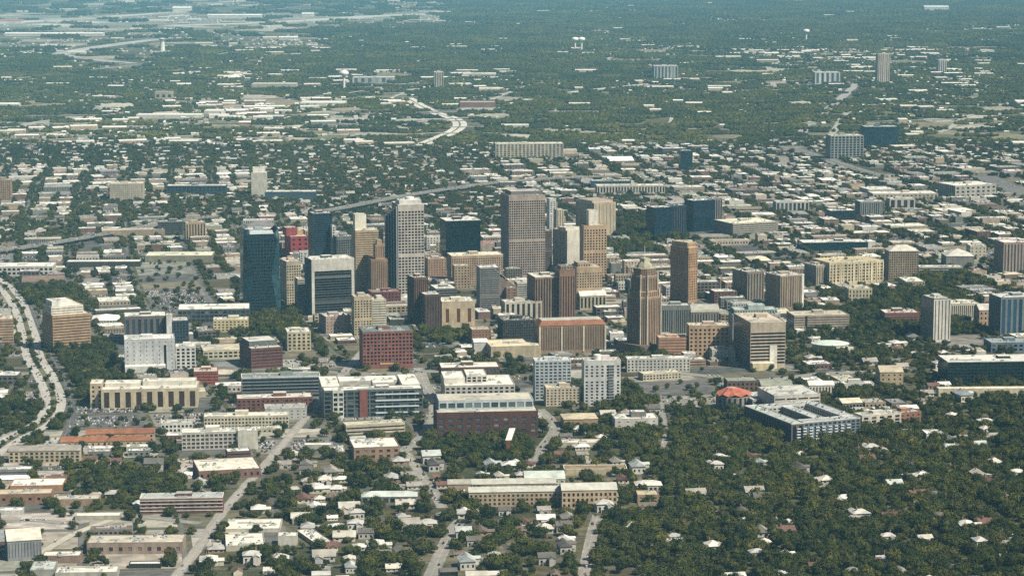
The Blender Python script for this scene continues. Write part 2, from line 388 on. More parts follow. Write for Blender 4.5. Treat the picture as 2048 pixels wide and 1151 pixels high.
def bd(name, cat, ph, label, xl, xc, xr, yt, yb, th, dep, col, st, ss=None, roof=None, rcol=None, tiers=(), gcol=DARK, par=0.9, clutter=None, pent=True, rise=4.0, trim=None, group=None, keep=0, extra=None):
    cx, cy, t, w, d, h = site(xl, xc, xr, yt, yb, th, dep)
    col = tuple(v * .8 for v in c(*col)); rcol = c(*rcol) if rcol else vary(c(222, 218, 200), 0.12); gcol = tuple(v * .6 for v in c(*gcol)) if gcol != DARK else DARK; trim = c(*trim) if trim else col
    root = link(name, None, None, (cx, cy, 0), t); tag(root, label, cat, group)
    if ph: LANDMARK.append(((xl + xr) / 2, (yt + yb) / 2, ph))
    W, P = MB(), []
    ss = ss or st
    pts = rect(-w / 2, w / 2, -d / 2, d / 2)
    for i, s_ in enumerate((st, ss, N, ss)):
        a, b = pts[i], pts[(i + 1) % 4]; L = math.hypot(b[0] - a[0], b[1] - a[1])
        facade(W, P, a[0], a[1], (b[0] - a[0]) / L, (b[1] - a[1]) / L, L, 0, h, s_, col, gcol)
    part('wall', W, 'wall', root)
    n = (clutter + 3 if clutter else 0) if clutter is not None else min(11, 1 + int(w * d / 170))
    if roof: pitched(root, *([-w / 2, w / 2, -d / 2, d / 2]), h + 0.02, rise, rcol, roof, wcol=col)
    else:
        pt = (min(w * 0.4, 16), min(d * 0.45, 12), rnd.uniform(3, 5), vary(col, 0.1)) if pent and w * d > 500 and not tiers else None
        flat_roof(root, pts, h, rcol, trim, par, n, pt)
    for (l, r, f, b, hm, s_, tc) in tiers:
        T = MB(); tp = rect(-w / 2 + l * w, -w / 2 + r * w, -d / 2 + f * d, -d / 2 + b * d); tc = c(*tc) if tc else col
        for i in range(4):
            a, e = tp[i], tp[(i + 1) % 4]; L = math.hypot(e[0] - a[0], e[1] - a[1])
            facade(T, P, a[0], a[1], (e[0] - a[0]) / L, (e[1] - a[1]) / L, L, h, h + hm, s_, tc, gcol)
        part('upper_storey', T, 'wall', root); flat_roof(root, tp, h + hm, rcol, tc, 0.7, 1)
    put_panes(P, root, FPX / math.hypot(cy, HCAM), t, cx, cy)
    if extra: extra(root, w, d, h, col, gcol)
    if keep is not None: reserve(cx, cy, w / 2 + keep, d / 2 + keep, t)
    return root, w, d, h

# ------------------------------------------------------------------ ground and roads
def struct(name, mb, mat, kind='structure'):
    o = link(name, mb.mesh(name, mat)); o['kind'] = kind; return o
g = MB(); g.quad((-40000, -3000, 0), (40000, -3000, 0), (40000, 60000, 0), (-40000, 60000, 0), (0.1, 0.1, 0.05)); struct('ground', g, 'ground')
CONC, ASPH = c(150, 147, 138), c(90, 90, 88)
def dense(pts, n=8):
    """smooth polyline through pixel points, as ground points"""
    P = [Vector(ground(*p)) for p in pts]; P = [P[0] * 2 - P[1]] + P + [P[-1] * 2 - P[-2]]; out = []
    for i in range(1, len(P) - 2):
        for k in range(n):
            t = k / n; a, b, cc, d = P[i - 1:i + 3]
            out.append(0.5 * ((2 * b) + (cc - a) * t + (2 * a - 5 * b + 4 * cc - d) * t * t + (3 * b - a - 3 * cc + d) * t ** 3))
    out.append(P[-2]); return out
ROADS = []
def ribbon(mb, L, w, z, col, off=0.0, thick=0):
    prev = None
    for i, p in enumerate(L):
        t = (L[min(i + 1, len(L) - 1)] - L[max(i - 1, 0)]).normalized(); nrm = Vector((t.y, -t.x))
        a, b = p + nrm * (off - w / 2), p + nrm * (off + w / 2)
        if prev:
            mb.quad((prev[0].x, prev[0].y, z), (prev[1].x, prev[1].y, z), (b.x, b.y, z), (a.x, a.y, z), col)
            if thick:
                mb.quad((a.x, a.y, z - thick), (prev[0].x, prev[0].y, z - thick), (prev[0].x, prev[0].y, z), (a.x, a.y, z), col)
                mb.quad((prev[1].x, prev[1].y, z - thick), (b.x, b.y, z - thick), (b.x, b.y, z), (prev[1].x, prev[1].y, z), col)
        prev = (a, b)
zr = [0.10]
def road(name, pts, w, col, walk=0.0, cars=0, keep=-1.2, median=0.0, n=8):
    L = dense(pts, n); zr[0] += 0.012; m = MB(); ribbon(m, L, w, zr[0], vary(col, 0.05))
    root = struct(name, m, 'road')
    if walk:
        k = MB()
        for s in (-1, 1): ribbon(k, L, walk, zr[0] + 0.13, c(160, 156, 143), s * (w + walk) / 2, 0.14)
        part('kerb', k, 'lot', root)
    mk = MB()
    for i in range(len(L) - 1):                 # lane lines: edge lines and broken centre lines
        d = (L[i + 1] - L[i]).length; t = (L[i + 1] - L[i]).normalized(); nrm = Vector((t.y, -t.x))
        if L[i].y > 4500: continue
        k = 0.0
        while k + 3 < d:
            a = L[i] + t * k; b = a + t * 3.5
            for s in ((0,) if w < 20 else (-w * .33, -w * .17, w * .17, w * .33)):
                a2, b2 = a + nrm * s, b + nrm * s
                mk.quad((a2.x - nrm.x * .12, a2.y - nrm.y * .12, zr[0] + .02), (a2.x + nrm.x * .12, a2.y + nrm.y * .12, zr[0] + .02), (b2.x + nrm.x * .12, b2.y + nrm.y * .12, zr[0] + .02), (b2.x - nrm.x * .12, b2.y - nrm.y * .12, zr[0] + .02), c(225, 222, 205))
            k += 9
    if mk.f: tag(part('lane_markings', mk, 'road', root), kind='stuff')
    if median:
        k = MB(); ribbon(k, L, median, zr[0] + 0.15, c(120, 116, 78), 0, 0.15); part('median', k, 'lot', root)
    for a, b in zip(L, L[1:]):
        mid = (a + b) / 2; reserve(mid.x, mid.y, (b - a).length / 2 + 2, w / 2 + walk + keep, math.atan2((b - a).y, (b - a).x))
    ROADS.append((L, w, cars)); return root
road('highway', [(-60, 935), (20, 880), (85, 845), (108, 805), (92, 755), (68, 715), (58, 670), (40, 615), (5, 570), (-50, 540)], 30, c(172, 169, 158), 0, 110, -2, 7)
road('frontage_road', [(110, 905), (138, 850), (140, 790), (110, 725), (85, 670), (62, 610)], 9, ASPH, 0, 6, 1)
road('street', [(330, 1180), (400, 1090), (440, 1030), (492, 970), (545, 912), (600, 848), (645, 795), (690, 742), (735, 690)], 8.5, c(158, 152, 140), 1.5, 14, 1.5)
road('street', [(800, 905), (838, 880), (868, 838), (866, 800), (848, 765), (838, 735)], 11, c(146, 141, 130), 2.5, 16)
road('street', [(812, 905), (840, 945), (868, 985), (885, 1015)], 9, c(150, 145, 132), 1.5, 14)
road('street', [(845, 1190), (880, 1110), (905, 1060), (922, 1040)], 10, c(140, 135, 125), 2, 8)
road('street', [(1158, 1190), (1175, 1110), (1186, 1060), (1196, 1030)], 8.5, c(138, 134, 124), 1.5, 7)
road('street', [(1065, 925), (1085, 895), (1108, 862), (1100, 838), (1078, 818)], 10, c(142, 138, 127), 2, 8)
road('street', [(1225, 735), (1320, 742), (1420, 752), (1520, 760), (1640, 748), (1760, 742)], 15, c(140, 136, 126), 2, 20)
road('street', [(640, 742), (720, 748), (800, 746), (850, 742), (940, 752)], 13, c(136, 133, 124), 2, 16)
road('street', [(60, 1120), (115, 1085), (160, 1062), (240, 1032)], 9, c(180, 172, 152), 1, 4)
road('street', [(-40, 1048), (60, 1040), (150, 1045), (240, 1030), (400, 1046)], 10, c(142, 138, 127), 1, 6)
road('street', [(1770, 900), (1870, 882), (1960, 868), (2080, 862)], 10, c(172, 168, 148), 1, 4)
road('footpath', [(1375, 822), (1400, 830), (1428, 846)], 4, c(200, 188, 150), 0, 0)
road('street', [(1320, 905), (1332, 870), (1326, 830), (1318, 790)], 7, c(136, 133, 124), 0, 2)
road('boulevard', [(1600, 268), (1632, 238), (1668, 208), (1695, 185), (1722, 158)], 34, c(156, 154, 146), 0, 10, 8)
road('motorway', [(842, 290), (872, 278), (908, 262), (920, 248), (905, 236), (872, 226), (842, 212), (815, 196)], 46, c(206, 202, 186), 0, 40, 14, 6)
road('motorway', [(790, 190), (850, 188), (900, 192), (960, 190), (1040, 186)], 60, c(178, 172, 154), 0, 10, 6)
road('motorway', [(1570, 292), (1610, 305), (1650, 318), (1700, 335), (1760, 352)], 46, c(126, 126, 120), 0, 30, 6, 5)
road('motorway', [(1965, 352), (2010, 372), (2070, 395)], 60, c(110, 110, 106), 0, 16, 6)
road('motorway', [(100, 112), (160, 100), (240, 88), (320, 78)], 110, c(172, 170, 160), 0, 0, 20)
road('motorway', [(110, 108), (180, 118), (262, 127)], 90, c(168, 164, 152), 0, 0, 20)
for pts, w in (([(-40, 48), (90, 42), (200, 46)], 420), ([(340, 52), (560, 44), (760, 32), (900, 27)], 330), ([(360, 53), (450, 55), (540, 51)], 160), ([(210, 34), (330, 26)], 260), ([(70, 48), (160, 52)], 300)):
    road('runway', pts, w * .7, c(190, 187, 170), 0, 0, 30)
for pts, w in (([(1060, 22), (1130, 20)], 160), ([(1470, 3), (1640, 4)], 300), ([(1530, 37), (1660, 33)], 120), ([(1760, 66), (1920, 62), (1990, 64)], 70), ([(1140, 185), (1200, 178), (1300, 168)], 50), ([(1290, 105), (1340, 103)], 100)):
    road('track', pts, w, c(190, 186, 168), 0, 0, 10)

def patch(name, pts, col, z):
    m = MB(); m.poly([(*ground(*p), z) for p in pts], c(*col)); struct(name, m, 'lot')
patch('airfield', [(-60, 66), (300, 68), (560, 60), (860, 42), (1000, 30), (900, 24), (480, 26), (-60, 33)], (146, 146, 124), .05)
def viaduct(label, pts, w, z, ph):
    L = dense(pts, 8); x, y = L[len(L) // 2]; root = link('viaduct', None, None, (0, 0, 0)); tag(root, label, 'viaduct')
    LANDMARK.append((*project(x, y), ph))
    m = MB(); ribbon(m, L, w, z, c(122, 120, 112), 0, 1.8); part('deck', m, 'road', root)
    for s in (-1, 1):
        m = MB(); ribbon(m, L, 0.7, z + 1.1, c(146, 143, 132), s * (w / 2 - 0.35), 1.09); part('barrier', m, 'wall', root)
    m = MB(); m.box(-1.2, 1.2, -w * .4, w * .4, z - 4, z - 1.85, c(160, 156, 142)); m.box(-1, 1, -w * .3, -w * .3 + 2, 0, z - 4, c(160, 156, 142)); m.box(-1, 1, w * .3 - 2, w * .3, 0, z - 4, c(160, 156, 142)); me = m.mesh('pier', 'wall')
    acc = 0
    for a, b in zip(L, L[1:]):
        acc += (b - a).length
        if acc > 38: acc = 0; link('pier', me, root, (a.x, a.y, 0), math.atan2((b - a).y, (b - a).x))
        mid = (a + b) / 2; reserve(mid.x, mid.y, (b - a).length / 2 + 2, w / 2 + 0.5, math.atan2((b - a).y, (b - a).x))
    ROADS.append((L, w, -60, z)); return root
viaduct('long pale concrete viaduct crossing behind the downtown towers', [(610, 436), (700, 420), (790, 402), (900, 384), (1010, 370), (1130, 362), (1240, 358)], 22, 9, 'long pale viaduct')
viaduct('concrete viaduct in front of the far left white warehouses', [(-40, 512), (60, 500), (170, 482), (300, 458), (430, 438)], 20, 8, 'far left viaduct')

# ------------------------------------------------------------------ the buildings one can pick out
TAN, CREAM, BRN, GRY, WHT, BRICK, RED = (188, 160, 126), (214, 203, 172), (140, 112, 90), (146, 148, 142), (224, 222, 210), (140, 78, 60), (168, 62, 52)
DG, BLU, TEAL = (22, 52, 64), (48, 84, 104), (30, 66, 76)
def piers(root, w, d, h, col, n, pw, pr, z0, name='pier', side=False):
    m = MB(); m.box(-pw / 2, pw / 2, -pr, 0.3, z0, h, col); me = m.mesh(name, 'wall')
    for i in range(n): link(name, me, root, (-w / 2 + pw / 2 + (w - pw) * i / max(1, n - 1), -d / 2, 0))
def frame_ex(cw, th, tz):
    def ex(root, w, d, h, col, gcol):
        k = c(*cw)
        for x in (-w / 2 + th / 2, w / 2 - th / 2):
            m = MB(); m.box(x - th / 2, x + th / 2, -d / 2 - 1.2, -d / 2 + 0.3, 0, h - tz, k); part('frame_column', m, 'wall', root)
        m = MB(); m.box(-w / 2 - .05, w / 2 + .05, -d / 2 - 1.25, -d / 2 + 0.3, h - tz, h + .5, k); part('frame_beam', m, 'wall', root)
    return ex
def columns_ex(n, cw, pw=1.2, z0=2.0):
    return lambda root, w, d, h, col, gcol: piers(root, w, d, h - 1.0, c(*cw), n, pw, 0.9, z0, 'column')
def signband(root, w, d, h, col, gcol):
    m = MB(); m.box(w * -.16, w * .2, -d / 2 - .4, -d / 2 + .1, 6, 8, c(206, 164, 92), True); part('sign_band', m, 'metal', root)
def crown_ex(root, w, d, h, col, gcol):         # plant screens and ribs above the roof
    k = c(214, 212, 200)
    m = MB(); m.box(-w * .42, w * .42, -d * .4, d * .1, h + .1, h + 7, k); part('plant_screen', m, 'wall', root)
    m = MB(); m.lathe([(w * .16, h + 7), (w * .16, h + 11), (0, h + 12)], 12, c(226, 224, 214), w * .05, -d * .1); part('cooling_tower', m, 'metal', root)
    for i in range(5): ac_unit(root, rnd.uniform(-.35, .35) * w, rnd.uniform(-.35, 0) * d, h + 7.05, 2.4)
def serrate(root, w, d, h, col, gcol):          # saw-tooth bays of dark glass on the shaded side, stepping down to the left
    n = 5; cd = d / n
    for i in range(n):
        hh = h - 3 - i * 4.5; m = MB(); x0, x1 = -w / 2 - 2.5 - i * 2.6, -w / 2 + 0.4; y0 = -d / 2 + cd * i + 1.0
        m.box(x0, x1, y0, y0 + cd * .8, 0, hh, c(52, 66, 74), top=c(200, 198, 186)); part('side_bay', m, 'glass', root)
        m = MB(); m.box(x0 - .25, x0 + .9, y0 - .3, y0 + .9, 0, hh + 1.2, c(150, 156, 156)); part('bay_mullion', m, 'metal', root)

def slope_roof(root, w, d, h):
    m = MB(); x0, x1 = w * .25, w * .5 + 26
    m.quad((x0, -d / 2, h - 2), (x1, -d / 2, h - 30), (x1, d / 2, h - 30), (x0, d / 2, h - 2), c(232, 228, 212)); m.quad((x0, d / 2, h - 2.6), (x1, d / 2, h - 30.6), (x1, -d / 2, h - 30.6), (x0, -d / 2, h - 2.6), c(150, 146, 138))
    m.quad((x0, -d / 2, h - 2.6), (x1, -d / 2, h - 30.6), (x1, -d / 2, h - 30), (x0, -d / 2, h - 2), c(220, 216, 200)); part('sloped_roof', m, 'roof', root)
    m = MB(); m.poly([(w / 2, -d / 2 + .1, 0), (x1, -d / 2 + .1, 0), (x1, -d / 2 + .1, h - 31), (w / 2, -d / 2 + .1, h - 14)], c(126, 106, 94)); m.quad((x1, -d / 2 + .1, 0), (x1, d / 2, 0), (x1, d / 2, h - 31), (x1, -d / 2 + .1, h - 31), c(140, 112, 96)); part('side_wall', m, 'wall', root)
    m = MB(); m.box(x0 + 12, x0 + 18, -3, 3, h - 18, h - 12.5, c(60, 58, 54)); part('roof_vent', m, 'metal', root)
def slot(root, w, d, h, f):
    m = MB(); m.box(-w / 2 + f * w, -w / 2 + f * w + 3.2, -d / 2 - .25, -d / 2 + .3, 0, h - 8, c(34, 38, 42)); part('window_slot', m, 'glass', root)
    m = MB(); m.box(-w / 2, w * .3, -d / 2 - 16, -d / 2 - .3, 0, 9, c(206, 204, 194), top=c(230, 226, 212)); part('entrance_wing', m, 'wall', root)
def campus(root, w, d, h):
    for (l, r, hc, nm) in ((.09, .2, (206, 204, 190), 'framed_bay'), (.36, .44, (140, 78, 64), 'brick_bay')):
        m = MB(); P = []
        x0, x1 = -w / 2 + l * w, -w / 2 + r * w; W = x1 - x0
        facade(m, P, x0, -d / 2 - 1.5, 1, 0, W, 0, h + .5, G(5, 5, .6, .55, 2, 2) if nm == 'framed_bay' else N, c(*hc)); m.quad((x0, -d / 2 + .1, 0), (x0, -d / 2 - 1.5, 0), (x0, -d / 2 - 1.5, h + .5), (x0, -d / 2 + .1, h + .5), c(*hc)); m.quad((x0, -d / 2 - 1.5, h + .5), (x1, -d / 2 - 1.5, h + .5), (x1, -d / 2 + .1, h + .5), (x0, -d / 2 + .1, h + .5), c(*hc))
        o = part(nm, m, 'wall', root); put_panes(P, o, 1.6, 0, 0, 3000)
    for k in range(4):
        z = 2 + k * (h - 3) / 4; m = MB(); m.box(w * .02, w * .46, -d / 2 - 1.1, -d / 2 - .1, z + 2.4, z + 3.9, c(196, 206, 208)); part('sun_shade', m, 'metal', root)
    for (l, r, f, b, hh) in ((-.5, -.32, .5, 3.6, h - 1), (.32, .5, .5, 3.6, h - 1), (-.3, .3, 2.6, 3.8, h - 3), (-.2, .0, .55, 1.6, h - 4), (.02, .24, 1.0, 2.2, h + 2)):
        m = MB(); m.box(l * w, r * w, f * d + .1, b * d, 0, hh, c(190, 186, 172), top=c(232, 228, 210)); o = part('roofed_wing', m, 'roof', root)
        for _ in range(4): ac_unit(o, rnd.uniform(l + .02, r - .02) * w, rnd.uniform(f + .1, b - .1) * d, hh + .05, rnd.uniform(1.2, 2.2))
    x, y, t = root.location.x, root.location.y, root.rotation_euler.z
    reserve(x - math.sin(t) * 2 * d, y + math.cos(t) * 2 * d, w / 2, 2 * d, t)
def balc(root, w, d, h):
    for k in range(int(h / 3.6)):
        m = MB(); m.box(w * .16, w * .32, -d / 2 - 1.6, -d / 2 - .05, k * 3.6 + 1, k * 3.6 + 2.1, c(150, 152, 148), True); part('balcony', m, 'wall', root)
    m = MB(); m.lathe([(5, h), (5, h + 6), (4.4, h + 6.4), (0, h + 6.5)], 14, c(214, 214, 206), w * -.1, 0); part('water_tank', m, 'metal', root)
def whitecore(root, w, d, h):
    m = MB(); m.box(w * .05, w * .26, -d / 2 - 1.2, -d / 2 + .2, 0, h * .5, c(222, 216, 196)); part('lift_core', m, 'wall', root)
    m = MB(); m.box(-w * .5, w * .12, -d / 2 - 14, -d / 2 - 1.3, 0, h * .16, c(214, 196, 140), top=c(226, 220, 200)); part('entrance_wing', m, 'wall', root)
def endpier(root, w, d, h):
    m = MB(); m.box(w / 2 - 3, w / 2 + .6, -d / 2 - .8, -d / 2 + 4, 0, h + 1, c(222, 220, 208)); part('corner_pier', m, 'wall', root)
def bands3(root, w, d, h):
    for k in range(1, 5):
        m = MB(); m.box(-w / 2, w / 2, -d / 2 - .7, -d / 2 - .05, k * h / 4.6 - .5, k * h / 4.6 + .3, c(206, 196, 182), True); part('balcony_band', m, 'wall', root)
def panel(root, h):
    m = MB(); m.quad((-3, -2, h + 1), (4, -3, h + 1.5), (9, 4, h + 14), (2, 5, h + 13.5), c(230, 226, 214)); m.quad((2, 5, h + 13), (9, 4, h + 13.5), (4, -3, h + 1), (-3, -2, h + .5), c(160, 156, 148)); part('tilted_panel', m, 'metal', root)
bd('office_tower', 'tower', 'louvered tower', 'dark horizontally louvered tower in a heavy white frame', 608, 624, 709, 520, 632, 20, 42, (92, 98, 98), Bn(4.1, .72, 3, 19), N, rcol=(224, 220, 204), gcol=(14, 26, 32), extra=frame_ex((190, 186, 172), 4.5, 18), trim=(190, 186, 172))
bd('annex_building', 'annex', 'pinkish annex', 'low pinkish annex at the foot of the louvered tower', 632, 652, 702, 634, 668, 20, 40, (176, 148, 132), G(5, 4.2, .25, .3), rcol=(206, 202, 190), clutter=6)
bd('office_block', 'office block', 'beige office block', 'beige office block with pale flat roof beside the teal glass tower', 552, 574, 603, 524, 610, 20, 44, (196, 180, 146), G(3.4, 3.8, .5, .5), N, rcol=(224, 196, 172))
bd('hotel_building', 'hotel', 'narrow pale slab', 'narrow pale slab squeezed against the louvered tower', 592, 596, 610, 558, 618, 20, 20, (200, 190, 168), Bn(3.6, .4))
bd('glass_tower', 'tower', 'dark blue tower', 'dark blue glass tower with ribbon windows behind the louvered tower', 615, 628, 666, 428, 552, 20, 36, (44, 70, 84), Bn(3.9, .62), GL(), gcol=(26, 56, 74), rcol=(196, 194, 184), clutter=5)
bd('stair_tower', 'tower', None, 'slim white shaft on the right of the dark blue glass tower', 664, 665, 672, 452, 552, 20, 14, (206, 206, 196), G(5, 3.9, .4, .5), rcol=(206, 204, 196), pent=False)
bd('office_block', 'office block', 'grey gridded block', 'grey gridded office block between louvered tower and dark blue tower', 672, 674, 708, 474, 555, 20, 30, (116, 120, 114), G(3.2, 3.7, .6, .55), rcol=(150, 148, 140))
bd('library_building', 'library', 'red library', 'bright red stepped library block', 553, 582, 618, 474, 522, 20, 45, (172, 56, 54), G(9, 8, .35, .35), N, rcol=(206, 196, 178), tiers=[(-.12, .5, .35, .95, 15, N, (160, 62, 56)), (.35, .8, .4, .8, 9, N, (212, 164, 96))], pent=False, clutter=2)
bd('office_tower', 'tower', 'beige striped tower', 'beige striped tower with a shadow across its front', 708, 712, 768, 462, 590, 14, 40, (204, 174, 132), Bn(3.7, .34, .6, 2), G(4, 3.7, .4, .4), rcol=(206, 200, 176), tiers=[(.02, .42, .2, .7, 26, N, (222, 214, 190))])
_dw = (168, 134, 100)
bd('art_deco_tower', 'tower', 'stepped brown tower', 'stepped brown tower between beige striped tower and gridded pinkish tower', 740, 743, 776, 520, 596, 14, 30, _dw, V(3.2, .3), V(3.2, .3), rcol=(170, 140, 110), tiers=[(.3, .85, .2, .8, 24, V(3, .3), _dw), (.42, .72, .3, .7, 31, N, (178, 144, 112))], pent=False, clutter=0)
bd('office_tower', 'tower', 'tall pinkish gridded tower', 'tall pinkish gridded tower with dark serrated left side and white crown', 775, 797, 849, 410, 592, 14, 52, (206, 194, 178), G(4.6, 4.3, .62, .55, 3, 5), GL(), rcol=(214, 210, 198), gcol=(50, 54, 58), extra=lambda *a: (crown_ex(*a), serrate(*a)), trim=(222, 218, 206), pent=False)
bd('office_building', 'office block', 'small tan slab', 'small tan slab with pale roof right of the gridded pinkish tower', 852, 856, 893, 518, 562, 14, 26, (186, 146, 112), G(4, 3.8, .3, .35), rcol=(216, 206, 184), clutter=5)
bd('glass_office', 'office block', 'black glass box', 'near-black teal glass box with white roof edge', 883, 892, 961, 442, 530, 14, 50, (26, 48, 58), GL(4, 4), GL(4, 4), gcol=(12, 40, 52), rcol=(226, 222, 208), trim=(216, 214, 202))
bd('hotel_building', 'hotel', 'wide tan hotel', 'wide tan hotel with pale roof below the black glass box', 893, 903, 1006, 512, 572, 12, 40, (190, 160, 124), G(3.4, 3.4, .5, .42, 1, 4), G(3.4, 3.4, .4, .4), rcol=(226, 216, 184), trim=(226, 214, 184))
bd('hotel_building', 'hotel', None, 'lower tan wing with window slots in front of the wide tan hotel', 905, 909, 940, 532, 578, 12, 20, (186, 158, 122), G(5, 4, .4, .4), rcol=(216, 204, 180), pent=False)
bd('hotel_tower', 'tower', 'tallest brown tower', 'tallest brown hotel tower covered in a fine window grid', 1003, 1018, 1090, 392, 556, 14, 60, (182, 164, 148), G(3.6, 3.8, .58, .52, 4, 4), V(4, .5), rcol=(190, 186, 176), gcol=(22, 28, 34), tiers=[(.1, .97, .2, .9, 6, N, (120, 110, 104))], trim=(150, 136, 124))
bd('hotel_wing', 'tower', None, 'balconied brown wing at right of the tallest brown tower', 1088, 1089, 1104, 462, 552, 14, 30, (122, 102, 92), Bn(3.5, .5), N, rcol=(170, 166, 158), pent=False)
bd('apartment_tower', 'tower', 'thin white slab', 'thin white slab with dark windows behind the tallest brown tower', 1097, 1099, 1112, 398, 470, 14, 22, (224, 222, 212), G(5, 3.4, .4, .45), rcol=(224, 222, 212), pent=False)
bd('hotel_building', 'hotel', None, 'small beige block beside the thin white slab', 1112, 1113, 1128, 420, 480, 14, 24, (208, 192, 156), G(4, 3.5, .4, .5), pent=False)
bd('bank_building', 'office block', 'tan blank-walled block', 'big tan block with blank lit wall and grey shaded side', 1142, 1188, 1231, 407, 472, 30, 70, (200, 182, 146), V(9, .12), V(5, .3), rcol=(176, 160, 140), gcol=(120, 108, 90), tiers=[(.0, .95, .1, .9, 4, N, (196, 176, 150))])
bd('hotel_tower', 'tower', 'orange-tan hotel tower', 'orange-tan hotel tower with a regular grid of square windows', 1158, 1167, 1213, 452, 560, 14, 26, (206, 170, 128), G(4.6, 4.2, .46, .5), N, rcol=(206, 180, 146), gcol=(40, 34, 32), tiers=[(.25, .65, .2, .8, 26, N, (222, 214, 194))])
bd('office_tower', 'tower', 'blank white slab', 'blank white slab with dark shaded side', 1104, 1134, 1164, 462, 548, 36, 42, (220, 214, 192), N, V(4, .4), rcol=(214, 208, 190), tiers=[(.0, .9, .1, .6, 5, N, (214, 206, 180))])
bd('hotel_building', 'hotel', 'white sloped-roof tower', 'tower with balconies and a big sloping white roof', 957, 960, 1000, 536, 622, 12, 30, (150, 146, 140), Bn(3.3, .5), N, rcol=(226, 222, 208), pent=False, extra=lambda root, w, d, h, col, g: slope_roof(root, w, d, h))
bd('office_building', 'office block', 'brown cube', 'small brown cube between the sloped white roof and the striped white block', 1010, 1013, 1034, 576, 622, 12, 22, (160, 124, 100), G(6, 4, .3, .3), rcol=(220, 212, 190), pent=False)
bd('parking_garage', 'garage', 'black and white striped block', 'black and white striped block of open decks', 1032, 1035, 1072, 566, 615, 12, 26, (206, 204, 194), Bn(3.6, .55), rcol=(206, 200, 184))
bd('art_deco_tower', 'tower', 'brown striped slab', 'brown striped slab with a huge dark shaded side', 1062, 1070, 1118, 555, 640, 14, 50, (150, 120, 96), V(4.5, .45), V(5, .3), rcol=(226, 220, 200), gcol=(54, 44, 40), clutter=7, trim=(206, 192, 166))
bd('art_deco_tower', 'tower', 'reddish deco tower', 'slim reddish brown deco tower with arched crown', 1116, 1119, 1150, 540, 640, 14, 30, (158, 118, 94), V(4.2, .42, 4, 10), V(4.2, .4), rcol=(120, 130, 120), gcol=(76, 52, 42), tiers=[(.12, .88, .15, .85, 5, G(4, 4, .4, .5), (150, 128, 104))], pent=False)
bd('art_deco_building', 'office block', 'cream deco block', 'cream deco block stepping down right of the reddish deco tower', 1150, 1153, 1204, 536, 618, 14, 40, (200, 170, 130), G(3.6, 3.8, .42, .46, 4, 3), rcol=(196, 176, 146), tiers=[(.1, .6, .2, .8, 7, G(4, 3.5, .4, .5), None)])
bd('arena_building', 'hall', 'white vaulted hall', 'low hall with rounded white roof in front of the cream deco block', 1156, 1160, 1212, 592, 620, 12, 40, (190, 176, 140), V(6, .5), roof='vault', rcol=(222, 218, 204), rise=7)
bd('garage_block', 'garage', 'striped low white block', 'low white block of striped frames under the brown striped slab', 1008, 1010, 1084, 605, 642, 12, 30, (208, 200, 176), V(8, .5), rcol=(206, 198, 178), gcol=(60, 60, 50), clutter=5)
bd('office_block', 'office block', 'dark shaded block', 'dark block under the striped low white block', 1003, 1006, 1070, 642, 692, 12, 40, (70, 70, 64), G(3, 3.6, .5, .5), rcol=(110, 106, 96))
bd('hotel_building', 'hotel', 'brown roofed slab', 'wide brown slab of thin vertical strips under a rust brown mansard roof', 1070, 1078, 1212, 652, 708, 10, 36, (170, 142, 112), V(2.4, .45, 5, 2), V(3, .4), roof='mansard', rcol=(158, 98, 66), gcol=(112, 88, 72), rise=7, extra=columns_ex(4, (206, 190, 160), 2.4))
bd('office_tower', 'tower', 'left dark brown tower', 'taller of two dark brown towers side by side', 815, 829, 857, 556, 655, 22, 32, (112, 78, 64), V(3.4, .4), V(3.4, .4), rcol=(214, 206, 188), gcol=(48, 38, 36), pent=True)
bd('office_tower', 'tower', 'right dark brown tower', 'shorter of two dark brown towers side by side', 840, 850, 882, 590, 660, 16, 34, (112, 84, 74), V(2.6, .42), V(2.6, .4), rcol=(226, 222, 206), gcol=(46, 40, 40), pent=False)
bd('civic_building', 'civic building', 'cream civic building', 'cream civic building with brown slot windows and white roof', 880, 884, 950, 604, 656, 10, 46, (212, 190, 146), ('g', 16, 9e9, .3, .7, 4, 6), rcol=(226, 222, 204), gcol=(120, 72, 46), clutter=7)
bd('office_block', 'office block', 'white roofed dark block', 'dark block with broad white roof behind the cream civic building', 868, 872, 914, 578, 610, 14, 50, (120, 116, 108), Bn(3.8, .5), N, rcol=(228, 224, 210), clutter=4)
bd('apartment_tower', 'tower', 'tan windowed tower', 'tan tower with many windows at the foot of the louvered tower', 706, 709, 744, 594, 672, 14, 24, (202, 182, 142), G(3.6, 3.4, .5, .5), rcol=(206, 196, 170))
bd('apartment_tower', 'tower', 'white windowed tower', 'small white tower beside the tan windowed tower', 742, 745, 773, 600, 664, 14, 26, (222, 214, 186), Bn(3.5, .36), rcol=(214, 208, 188))
bd('office_building', 'office block', 'maroon block', 'low maroon block behind the small white tower', 738, 742, 802, 585, 606, 14, 34, (128, 66, 56), G(5, 4, .3, .4), rcol=(150, 110, 96))
bd('low_building', 'low building', 'dark low pavilion', 'low dark pavilion with two pale roofs', 776, 780, 820, 640, 656, 10, 36, (74, 74, 66), N, rcol=(210, 200, 172))
bd('office_block', 'office block', 'red brick office block', 'big red brick office block with a grid of dark windows', 717, 726, 826, 664, 738, 10, 44, (164, 94, 78), G(4.3, 4.5, .54, .5, 5, 2), N, rcol=(112, 122, 116), gcol=(34, 30, 34), trim=(120, 130, 124), extra=signband, clutter=6)
bd('office_block', 'office block', 'dark maroon block', 'maroon brick block with a dark left side', 480, 503, 566, 698, 738, 22, 60, (124, 78, 68), Bn(4.2, .3), N, rcol=(204, 198, 184), tiers=[(.05, .95, .3, .98, 7, N, (96, 100, 94))], gcol=(70, 48, 46))
